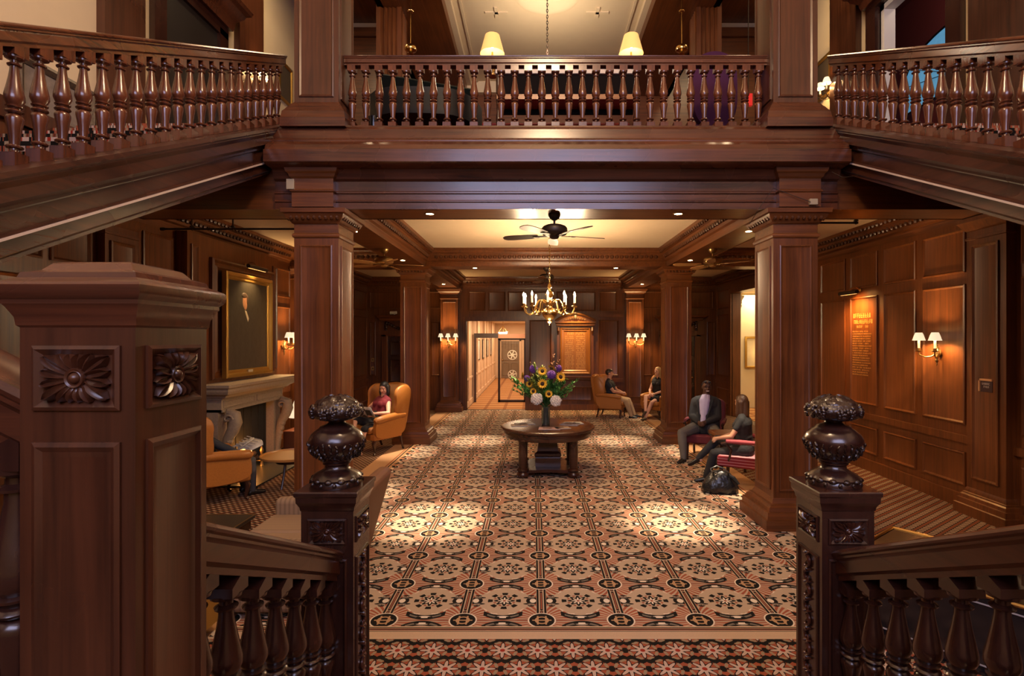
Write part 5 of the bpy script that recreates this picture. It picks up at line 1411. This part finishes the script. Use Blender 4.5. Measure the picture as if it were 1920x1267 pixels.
for s, x in ((1, XL), (-1, XR)):
    t = thing('framed_picture', 'narrow gilt framed picture on the upstairs cream wall beyond the ' + ('left' if s > 0 else 'right') + ' gallery post', 'picture', (x, 10.6, 7.0 if s > 0 else 6.8))
    MB().frame((0,0,0), Y if s > 0 else -Y, Z, X*s, .6, .8, [(0,0),(0,.03),(.05,.04),(.07,.015)], False).build('frame', GOLD, t); MB().box(0 if s > 0 else -.012,.012 if s > 0 else 0,.06*s if s > 0 else -.54,.54 if s > 0 else -.06,.06,.74).build('picture', plain('dim_picture', (.08,.06,.04), .5), t)
c = at(1403, 187, 9.0)
t = thing('exit_sign', 'small red glowing sign seen low between the last gallery balusters', 'sign', (c.x, 9.0, c.z))
MB().box(-.06,.06,-.03,.03,-.10,.10).build('housing', plain('red_glow', (.6,.02,.02), .5, emit=(1,.04,.03), es=.3), t); MB().tube([(0,0,.12),(0,0,9.38-c.z)], .008, 6).build('rod', BZ, t)
# ------------------------------------------------------------------ people
def cap_mesh(mb, p0, r0, p1, r1, n=14):
    p0 = V(p0); p1 = V(p1); d = p1-p0; L = d.length
    if L < 1e-5: mb.ball(p0, max(r0, r1), n, 8); return
    t = d.normalized(); q = t.to_track_quat('Z', 'Y').to_matrix()
    prof = []
    for i in range(5): a = PI/2*(1-i/4); prof.append((r0*math.cos(a), -r0*math.sin(a)))
    for i in range(5): a = PI/2*i/4; prof.append((r1*math.cos(a), L + r1*math.sin(a)))
    prof[0] = (.0008, prof[0][1]); prof[-1] = (.0008, prof[-1][1])
    mb.lathe(prof, p0, n, q)
def blob(name, shapes, mat, par, vox=.008, it=3, infl=0):
    mb = MB()
    for s in shapes:
        if s[0] == 'c': cap_mesh(mb, s[1], s[2]+infl, s[3], s[4]+infl)
        else: mb.ball(s[1], tuple(a+infl for a in s[2]), 18, 12, s[3] if len(s) > 3 else None)
    o = mb.build(name, mat, par, smooth=False)
    md = o.modifiers.new('r', 'REMESH'); md.mode = 'VOXEL'; md.voxel_size = vox; md.use_smooth_shade = True
    if it:
        sm = o.modifiers.new('s', 'SMOOTH'); sm.iterations = it; sm.factor = .5
    bpy.context.view_layer.update()
    dg = bpy.context.evaluated_depsgraph_get()
    me = bpy.data.meshes.new_from_object(o.evaluated_get(dg))
    o.modifiers.clear(); old = o.data; o.data = me; bpy.data.meshes.remove(old)
    me.materials.clear(); me.materials.append(mat)
    me.polygons.foreach_set('use_smooth', [True]*len(me.polygons))
    return o
def ik(a, b, L1, L2, pole):
    a = V(a); b = V(b); d = b-a; D = min(d.length, (L1+L2)*.999); d.normalize()
    x = (L1*L1-L2*L2+D*D)/(2*D); h = math.sqrt(max(L1*L1-x*x, 0))
    p = V(pole); p = (p-d*p.dot(d)); p.normalize()
    return a+d*x+p*h
def hand(shapes, w, d, n, s, curl=.6):
    """five-fingered hand: w wrist, d pointing direction, n palm normal, s=+1 thumb toward d x n"""
    w = V(w); d = V(d).normalized(); n = V(n); n = (n-d*n.dot(d)).normalized(); t = d.cross(n)*s
    shapes.append(('c', w, .026, w+d*.03, .028))
    for i in range(4): 
        q = (1.5-i)*.019
        k = w+d*.085+t*q
        shapes.append(('c', w+d*.02+t*q*.6, .017, k, .0125))
        L = (.038,.044,.041,.032)[i]
        c1 = (d*math.cos(curl)+n*math.sin(curl)); c2 = (d*math.cos(curl*2)+n*math.sin(curl*2))
        shapes.append(('c', k, .0105, k+c1*L, .0092)); shapes.append(('c', k+c1*L, .0092, k+c1*L+c2*L*.85, .0075))
    b = w+d*.028+t*.026; m1 = b+(d*.75+t*.55+n*.3).normalized()*.04
    shapes.append(('c', b, .0135, m1, .0115)); shapes.append(('c', m1, .011, m1+(d*.95+n*.35).normalized()*.032, .0085))
def person(label, loc, ang, hip, lean, headdir, hands, feet, skin, cl, sc=1.0, hw=1.0, female=False, knees=None, handn=None, vox=.0085):
    t = thing('person', label, 'person', loc, ang)
    t.scale = (sc,)*3
    hx, hy, hz = hip
    SK = plain('skin_'+label.split()[1]+str(int(loc[0]*10)), skin, .5, spec=.3)
    up = V((math.sin(lean), 0, math.cos(lean))); fw = V((math.cos(lean), 0, -math.sin(lean)))
    pel = V(hip); waist = pel+up*.20; chest = pel+up*.40; neck = pel+up*.56; base = neck
    shw = (.140 if female else .158)*(1+.55*(hw-1))
    hd = V(headdir).normalized(); side = Z.cross(hd).normalized(); hup = hd.cross(side)
    head = neck + up*.045 + V((0,0,.115)) + V((hd.x, hd.y, 0))*.025
    M = Matrix((hd, side, hup)).transposed()
    tor = [('c', pel+Y*.085*hw, .115*hw, pel-Y*.085*hw, .115*hw), ('c', waist+Y*.06*hw, .108*hw, waist-Y*.06*hw, .108*hw), ('c', pel, .13*hw, waist, .115*hw),
           ('c', chest+Y*.085, .115*hw, chest-Y*.085, .115*hw), ('c', waist, .112*hw, chest, .118*hw), ('c', chest+Y*.09, .10*hw, waist+Y*.06, .095*hw), ('c', chest-Y*.09, .10*hw, waist-Y*.06, .095*hw),
           ('c', neck+Y*.03-up*.03, .050, neck+Y*shw-up*.095, .056), ('c', neck-Y*.03-up*.03, .050, neck-Y*shw-up*.095, .056),
           ('c', chest+Y*.10, .09, neck+Y*(shw-.03)-up*.08, .062), ('c', chest-Y*.10, .09, neck-Y*(shw-.03)-up*.08, .062)]
    if female: tor += [('e', chest+fw*.085+Y*.07-up*.03, (.06,.06,.06)), ('e', chest+fw*.085-Y*.07-up*.03, (.06,.06,.06))]
    if hw > 1.1: tor += [('e', pel+up*.14+fw*.06, (.14,.16,.15))]
    nk = .050 if female else .060
    hs = [('c', neck-up*.05, nk*1.1, head-hup*.05, nk), ('e', head+hup*.02-hd*.006, (.098,.076,.100), M), ('e', head+hd*.032-hup*.045, (.062,.058,.072), M),
          ('c', head+hd*.04-hup*.098, .024, head+hd*.058-hup*.094, .022), ('c', head+hd*.088+hup*.012, .009, head+hd*.108-hup*.022, .0145),
          ('c', head+hd*.080+hup*.028+side*.032, .014, head+hd*.080+hup*.028-side*.032, .014),
          ('e', head+hd*.060-hup*.026+side*.036, (.026,.022,.024), M), ('e', head+hd*.060-hup*.026-side*.036, (.026,.022,.024), M),
          ('c', head+hd*.078-hup*.058+side*.016, .011, head+hd*.078-hup*.058-side*.016, .011)]
    for s in (-1, 1): hs.append(('e', head+side*s*.078-hd*.008-hup*.004, (.020,.009,.032), M))
    arms = []; upper = []; fore = []; hnd = []
    for s, key in ((1, 'L'), (-1, 'R')):
        sh = neck+Y*s*(shw+.012)-up*.105; w = V(hands[key][:3]); el = ik(sh, w, .285, .25, hands[key][3] if len(hands[key]) > 3 else (-.4, s*.8, -.6))
        w = el + (w-el).normalized()*.25
        k = (.85 if female else 1.0)*(1+.35*(hw-1))
        upper += [('c', sh, .058*k, sh.lerp(el, .5), .052*k), ('c', sh.lerp(el, .5), .052*k, el, .042*k)]
        fore += [('c', el, .042*k, el.lerp(w, .35), .043*k), ('c', el.lerp(w, .35), .043*k, w, .028*k)]
        n = V((handn or {}).get(key, (0, -s*.6, -.5)))
        hand(hnd, w, (w-el) if key not in cl.get('handdir', {}) else cl['handdir'][key], n, s if n.y*s < 0 else -s, cl.get('curl', .6))
    legs_u = []; legs_l = []; ft = []
    for s, key in ((1, 'L'), (-1, 'R')):
        h = pel+Y*s*.095*hw; a = V(feet[key][:3]); kn = ik(h, a, .44, .42, (knees or {}).get(key, (.6, s*.25, .8)))
        a = kn + (a-kn).normalized()*.42
        k = (.92 if female else 1.0)*(1+.5*(hw-1))
        legs_u += [('c', h, .092*k, h.lerp(kn, .5), .078*k), ('c', h.lerp(kn, .5), .078*k, kn, .060*k)]
        legs_l += [('c', kn, .058*k, kn.lerp(a, .32), .058*k), ('c', kn.lerp(a, .32), .058*k, a, .036*k)]
        fd = V(feet[key][3:6]).normalized() if len(feet[key]) > 3 else X.copy()
        ft += [('c', a+V((0,0,-.02)), .037, a-fd*.03+V((0,0,-.045)), .033), ('c', a+V((0,0,-.03)), .034, a+fd*.13+V((0,0,-.055)), .026), ('c', a+fd*.10+V((0,0,-.055)), .030, a+fd*.16+V((0,0,-.058)), .022)]
    blob('body', tor+hs+upper+fore+hnd+legs_u+legs_l+ft, SK, t, vox, 2)
    # face details
    ew = plain('eye_dark', (.02,.012,.008), .3); m = MB()
    for s in (-1, 1): m.ball(head+hd*.086+hup*.012+side*s*.030, (.007,.012,.0055), 8, 6, M)
    m.build('eyes', ew, t)
    m = MB()
    for s in (-1, 1): m.ball(head+hd*.089+hup*.034+side*s*.031, (.006,.018,.004), 8, 5, M)
    m.build('eyebrows', plain('brow', cl['hairc'], .8), t)
    m = MB(); m.ball(head+hd*.087-hup*.058, (.008,.024 if not cl.get('smile') else .030,.006 if not cl.get('smile') else .010), 10, 6, M); m.build('lips', plain('lip', cl.get('lip', (.30,.09,.06)), .4), t)
    # hair
    HR = plain('hair_'+cl['hair'], cl['hairc'], .45, bump=.5, bscale=70, var=.3)
    if cl['hair'] == 'short':
        blob('hair', [('e', head+hup*.030-hd*.020, (.096,.083,.098), M), ('e', head+hup*.065+hd*.01, (.085,.070,.060), M)], HR, t, .006, 2)
    elif cl['hair'] == 'shaved':
        blob('hair', [('e', head+hup*.030-hd*.016, (.094,.0785,.094), M)], HR, t, .006, 2)
    else:
        L = cl.get('hairlen', .25); H = [('e', head+hup*.030-hd*.020, (.100,.088,.098), M), ('e', head+hup*.062-hd*.004, (.083,.078,.058), M)]
        for s in (-1, 1):
            H += [('c', head+side*s*.070+hup*.03-hd*.02, .035, head+side*s*.082-Z*L*.6-hd*.01, .034), ('c', head+side*s*.082-Z*L*.6-hd*.01, .034, head+side*s*.075-Z*L-hd*.005, .02)]
        H += [('c', head-hd*.065+hup*.02, .055, head-hd*.075-Z*L*.7, .062), ('c', head-hd*.075-Z*L*.7, .062, head-hd*.065-Z*(L+.03), .035), ('c', head-hd*.05+side*.05, .05, head-hd*.06+side*.05-Z*L*.9, .04), ('c', head-hd*.05-side*.05, .05, head-hd*.06-side*.05-Z*L*.9, .04)]
        blob('hair', H, HR, t, .007, 2)
    # clothing
    C = lambda n, c, **k: plain(n, c, .85, **k)
    top = C('top_cloth', cl['top'], var=.15, bscale=12)
    sh = tor+upper[:] if cl['sleeve'] else tor[:]
    if cl['sleeve'] == 'half': sh = tor + [u for i, u in enumerate(upper) if i % 2 == 0]
    if cl['sleeve'] == 'long': sh = tor+upper+fore
    if cl.get('jacket'):
        F = [('c', pel+up*.06+fw*.20, .050, waist+fw*.16, .058), ('c', waist+fw*.16, .058, chest+up*.05+fw*.122, .062), ('c', chest+up*.05+fw*.122, .062, neck-up*.02+fw*.05, .055)]
        for q in (1, -1): F += [('c', neck-up*.02+fw*.04+Y*q*.03, .050, chest+up*.05+fw*.118+Y*q*.040, .058), ('c', chest+up*.05+fw*.118+Y*q*.040, .058, waist+fw*.160+Y*q*.015, .052)]
        F += [('c', neck+up*.0, .066, neck-up*.05, .07)]
        blob('shirt', F, top, t, .007, 2)
    else: blob(cl.get('topname', 'shirt'), sh, top, t, vox, 2, .010)
    if cl.get('collar'):
        m = []; 
        for s in (-1, 1): m.append(('c', neck+side*0+Y*s*.05+fw*.0, .022, neck+Y*s*.03+fw*.085-up*.07, .014))
        m.append(('c', neck+Y*.05-fw*.02, .022, neck-Y*.05-fw*.02, .022))
        blob('collar', m, C('collar_cloth', cl['collar']), t, .007, 1)
    if cl.get('jacket'):
        J = tor + upper + fore + [('c', chest+Y*.12, .10, pel+Y*.13, .115), ('c', chest-Y*.12, .10, pel-Y*.13, .115)]
        for q in (1, -1):
            a0, b0, c0 = neck+Y*q*.055+fw*.03-up*.01, chest+up*.05+Y*q*.135+fw*.115, pel+up*.10+Y*q*.055+fw*.215
            blob('lapel', [('c', a0, .022, b0, .024), ('c', b0, .024, c0, .012)], C('lapel_cloth', cl['jacket']), t, .006, 2)
        blob('jacket', J, C('jacket_cloth', cl['jacket'], var=.12, bscale=10), t, vox, 6, .014)
        cf = []
        for i in (1, 3): w0, w1 = fore[i][1], fore[i][3]; cf.append(('c', w0.lerp(w1, .86), .040, w1, .036))
        blob('shirt_cuffs', cf, top, t, .007, 1, .002)
    if cl.get('trousers'):
        blob('trousers', [tor[0]]+legs_u+legs_l, C('trouser_cloth', cl['trousers'], var=.12, bscale=12), t, vox, 2, .014)
    if cl.get('skirt'):
        S = [tor[0], tor[2]]+[u for i, u in enumerate(legs_u)]
        if cl.get('short'): S = [tor[0], tor[2]]+[u for i, u in enumerate(legs_u) if i % 2 == 0]
        a, b = legs_u[1][1], legs_u[3][1]
        S.append(('c', a, .075, b, .075))
        blob('skirt', S, C('skirt_cloth', cl['skirt']), t, vox, 3, .016)
    if cl.get('shoes'):
        shm = plain('shoe_leather', cl['shoes'], .35)
        for q in (0, 3): blob('shoe', [f for i, f in enumerate(ft[q:q+3]) if i or not cl.get('pumps')], shm, t, .007, 2, .006)
    t['head'] = tuple(head)
    return t, head, hd, side, hup, M
HIPZ = .55
# man reading a newspaper in the wing chair (seen from behind)
p, *_ = person('person in dark jacket reading a newspaper in the wing chair before the fire', CH_READER[0], CH_READER[1], (-.02,0,.50), -.42, (1,.1,-.3),
    {'L': (.26,.20,.64), 'R': (.26,-.22,.62)}, {'L': (.46,.14,.075), 'R': (.46,-.12,.075)}, (.50,.26,.16),
    dict(hair='short', hairc=(.20,.17,.14), top=(.02,.025,.035), sleeve='long', trousers=(.06,.065,.08), shoes=(.015,.012,.01), curl=.9))
t = thing('newspaper', 'open newspaper held by the man in the wing chair before the fire', 'newspaper', CH_READER[0], CH_READER[1])
R = []
m = MB()
for s, y in ((-1, 0), (1, 0)):
    R = []
    for q in range(7):
        f = q/6; R.append([(.33+.05*math.sin(PI*f)-.02, s*.27*f, .63+.03*math.sin(PI*f)), (.54+.04*math.sin(PI*f), s*.28*f, .76+.02*math.sin(PI*f)-.05*f)])
    m.rings(R, False, False, closed=False)
o = m.build('pages', PAPER, t); md = o.modifiers.new('s', 'SOLIDIFY'); md.thickness = .006
m = MB(); rnd = random.Random(1)
for s in (-1, 1):
    for q in range(5): 
        c = V((.385+.036*q, s*.14, .682+.022*q)); m.obox(c, Y, V((.78,0,.62)), V((-.62,0,.78)), .09, .007, .002)
m.build('print', plain('news_ink', (.47,.43,.40), .7), t)
# woman in dark red top reading
person('person in dark red sleeveless top and black skirt reading in the wing chair', CH_RED[0], CH_RED[1], (0,0,.50), -.34, (1,.30,-.34),
    {'L': (.20,.17,.74,(-.3,.8,-.5)), 'R': (.20,-.15,.75,(-.3,-.8,-.5))}, {'L': (.50,.10,.07), 'R': (.62,.02,.30,.8,0,-.5)}, (.62,.34,.24),
    dict(hair='long', hairc=(.012,.009,.010), hairlen=.16, top=(.18,.012,.025), sleeve=None, topname='sleeveless_top', skirt=(.012,.012,.016), shoes=(.02,.015,.015), pumps=1, lip=(.45,.04,.05), curl=.8), female=True, sc=1.02)
t = thing('magazine', 'magazine held open by the woman in the dark red top', 'magazine', CH_RED[0], CH_RED[1]); t.scale = (1.02,)*3
m = MB(); R = []
for s in (-1, 1):
    R = []
    for q in range(6):
        f = q/5; R.append([(.22+.02*math.sin(PI*f), .02+s*.21*f, .66+.02*math.sin(PI*f)), (.35+.03*math.sin(PI*f), .02+s*.21*f, .88)])
    m.rings(R, False, False, closed=False)
o = m.build('pages', PAPER, t); md = o.modifiers.new('s', 'SOLIDIFY'); md.thickness = .006
m = MB(); m.obox((.325,.14,.77), Y, V((.5,0,.87)), V((.87,0,-.5)), .07, .06, .004); m.obox((.325,-.10,.77), Y, V((.5,0,.87)), V((.87,0,-.5)), .06, .08, .004); m.build('cover_picture', plain('dark_photo', (.04,.04,.035), .4), t)
# man in navy polo
person('person in navy polo shirt and khaki trousers, laughing in the back wing chair', CH_POLO[0], CH_POLO[1], (0,0,.50), -.16, (1,.28,.03),
    {'L': (.30,.05,.68), 'R': (.30,-.06,.68)}, {'L': (.60,.16,.075,1,.2,0), 'R': (.56,-.10,.075)}, (.55,.27,.17),
    dict(hair='short', hairc=(.03,.018,.012), top=(.012,.015,.026), sleeve='half', topname='polo_shirt', collar=(.015,.018,.03), trousers=(.42,.28,.15), shoes=(.01,.01,.012), smile=1, lip=(.6,.4,.35)), handn={'L': (0,-1,-.2), 'R': (0,1,-.2)})
# blonde woman
person('person with long blonde hair in a black dress, legs crossed, beside the rear column', CH_BLONDE[0], CH_BLONDE[1], (0,0,.56), 0, (1,-.05,0),
    {'L': (.28,.09,.68), 'R': (.30,-.05,.70)}, {'L': (.60,.05,.075), 'R': (.62,.06,.25,.8,.0,-.6)}, (.66,.36,.25),
    dict(hair='long', hairc=(.42,.24,.09), hairlen=.30, top=(.012,.011,.013), sleeve=None, topname='dress_top', skirt=(.012,.011,.013), short=1, shoes=(.05,.03,.02), pumps=1, lip=(.5,.12,.1)), female=True)
# smiling man in suit jacket
p, head, hd, side, hup, M = person('person in dark navy jacket and grey trousers smiling, sunglasses on his head', CH_SUIT[0], CH_SUIT[1], (.04,0,.55), -.24, (1,.38,-.02),
    {'L': (.24,.07,.68), 'R': (.25,-.08,.67)}, {'L': (.58,.26,.075,1,.25,0), 'R': (.52,-.27,.075,1,-.35,0)}, (.085,.040,.026),
    dict(hair='shaved', hairc=(.008,.006,.006), top=(.42,.38,.58), sleeve='long', collar=(.50,.46,.64), jacket=(.010,.011,.016), trousers=(.10,.088,.078), shoes=(.008,.008,.009), smile=1, lip=(.55,.45,.42)), hw=1.2, sc=1.03, handn={'L': (0,-1,-.2), 'R': (0,1,-.2)}, knees={'L': (.5,.5,.8), 'R': (.5,-.5,.8)})
sg = thing('sunglasses', 'sunglasses pushed up on the head of the man in the navy jacket', 'sunglasses', CH_SUIT[0], CH_SUIT[1]); sg.scale = (1.03,)*3
m = MB()
for s in (-1, 1):
    m.ball(head+hd*.070+hup*.098+side*s*.034, (.016,.030,.018), 12, 8, M); m.tube([head+hd*.065+hup*.095+side*s*.062, head-hd*.02+hup*.05+side*s*.086, head-hd*.03+hup*.01+side*s*.086], .004, 6)
m.build('frame', plain('sunglass_black', (.03,.03,.035), .12, spec=.8), sg)
# woman in black, seen from behind
person('person in black dress with long brown hair, leaning toward the smiling man', CH_BLACK[0], CH_BLACK[1], (-.04,0,.55), .06, (.8,-.62,-.05),
    {'L': (.34,.12,.70,(-.3,.6,-.6)), 'R': (.34,-.10,.68,(-.4,-.5,-.7))}, {'L': (.52,.12,.075,1,.5,0), 'R': (.66,.0,.34,.9,.1,-.4)}, (.60,.32,.20),
    dict(hair='long', hairc=(.06,.024,.010), hairlen=.28, top=(.016,.016,.018), sleeve='half', topname='dress_top', trousers=(.018,.018,.020), shoes=(.008,.007,.007), pumps=1), female=True, sc=.97)
# ------------------------------------------------------------------ lights
WARM = (1, .69, .40); WARMW = (1, .79, .55)
for x, y in DL:
    light('SPOT', (x, y, 3.68), 1500 if y < 7 else (900 if y < 12 else 300), WARMW, .03, spot=27, blend=1.0)
for i in range(5): light('POINT', (.27+.46*math.cos(1.26*i), 8.9+.46*math.sin(1.26*i), 3.02), 36, WARM, .04)
light('POINT', (.27, 8.9, 2.36), 45, WARM, .06)
for p, n in SCL:
    k = (38 if p.x > 4 else 50) if p.z < 4 else 14
    light('POINT', p, k*(1 if n == 2 else .75), (1, .60, .25), .03)
light('POINT', (-4.62, 10.55, .86), 20, WARM, .05)
light('SPOT', (XR-.24, 9.1, 2.93), 200, (1, .48, .14), .12, rot=(0, math.radians(-20), 0), spot=150, blend=1)
light('SPOT', (-4.64, 9.02, 3.34), 70, (1, .6, .25), .05, rot=(0, math.radians(14), 0), spot=110, blend=.8)
light('SPOT', (1.275, YB-.75, 3.45), 300, (1, .58, .22), .05, rot=(math.radians(20), 0, 0), spot=70, blend=.8)
light('POINT', (-4.72, 8.8, .35), 12, (1, .40, .1), .1)
# corridors
for y in (17.2, 20.5, 24, 27.5): light('AREA', (-.95, y, 2.97), 55, (1, .72, .44), size=(.8, .8))
for y in (13.5, 16.5): light('AREA', (7.0, y, 3.55), 55, (1, .76, .44), size=(.8, .8))
light('POINT', (7.2, 16.6, 1.75), 6, (1, .62, .2), .1)
# gallery level
for x in (-.60, 1.43): light('POINT', (x, 7.80, 4.62+1.40+.47), 9, (1, .66, .28), .05)
light('POINT', (.24, 9.0, 6.95), 80, (1,.78,.56), .12)
for x in (-3.9, 4.4): light('AREA', (x, 9.0, 9.3), 60, (1, .70, .40), size=(1, 1))
light('POINT', (6.6, 8.2, 8.2), 30, (1, .8, .6), .2)
# stair hall: an added warm fill light overhead, without fixture, and the daylight window behind
light('POINT', (.26, 2.4, 7.3), 560, (1, .68, .40), .35)
light('AREA', (.26, -3.9, 6.2), 400, (.68, .67, 1.0), rot=(math.radians(90), 0, 0), size=(5.4, 3.8))
w = bpy.data.worlds.new('World'); SC.world = w; w.use_nodes = True
w.node_tree.nodes['Background'].inputs['Color'].default_value = (.45, .42, .5, 1)
w.node_tree.nodes['Background'].inputs['Strength'].default_value = .15
# ------------------------------------------------------------------ camera
cam = bpy.data.cameras.new('camera'); co = bpy.data.objects.new('camera', cam); COL.objects.link(co)
co.location = (0, 0, 2.2); co.rotation_euler = (PI/2, 0, 0)
cam.sensor_width = 36; cam.sensor_fit = 'HORIZONTAL'; cam.lens = 18.75; cam.shift_x = -40/1920; cam.shift_y = 0
cam.clip_start = .05; cam.clip_end = 100
SC.camera = co
SC.view_settings.view_transform = 'Standard'; SC.view_settings.look = 'None'; SC.view_settings.gamma = 1; SC.view_settings.use_curve_mapping = False
SC.view_settings.exposure = 0.3
SC.cycles.use_denoising = True
SC.cycles.max_bounces = 6; SC.cycles.diffuse_bounces = 3; SC.cycles.glossy_bounces = 3; SC.cycles.transmission_bounces = 5; SC.cycles.transparent_max_bounces = 8
SC.cycles.sample_clamp_indirect = 3.0; SC.cycles.caustics_reflective = False; SC.cycles.caustics_refractive = False
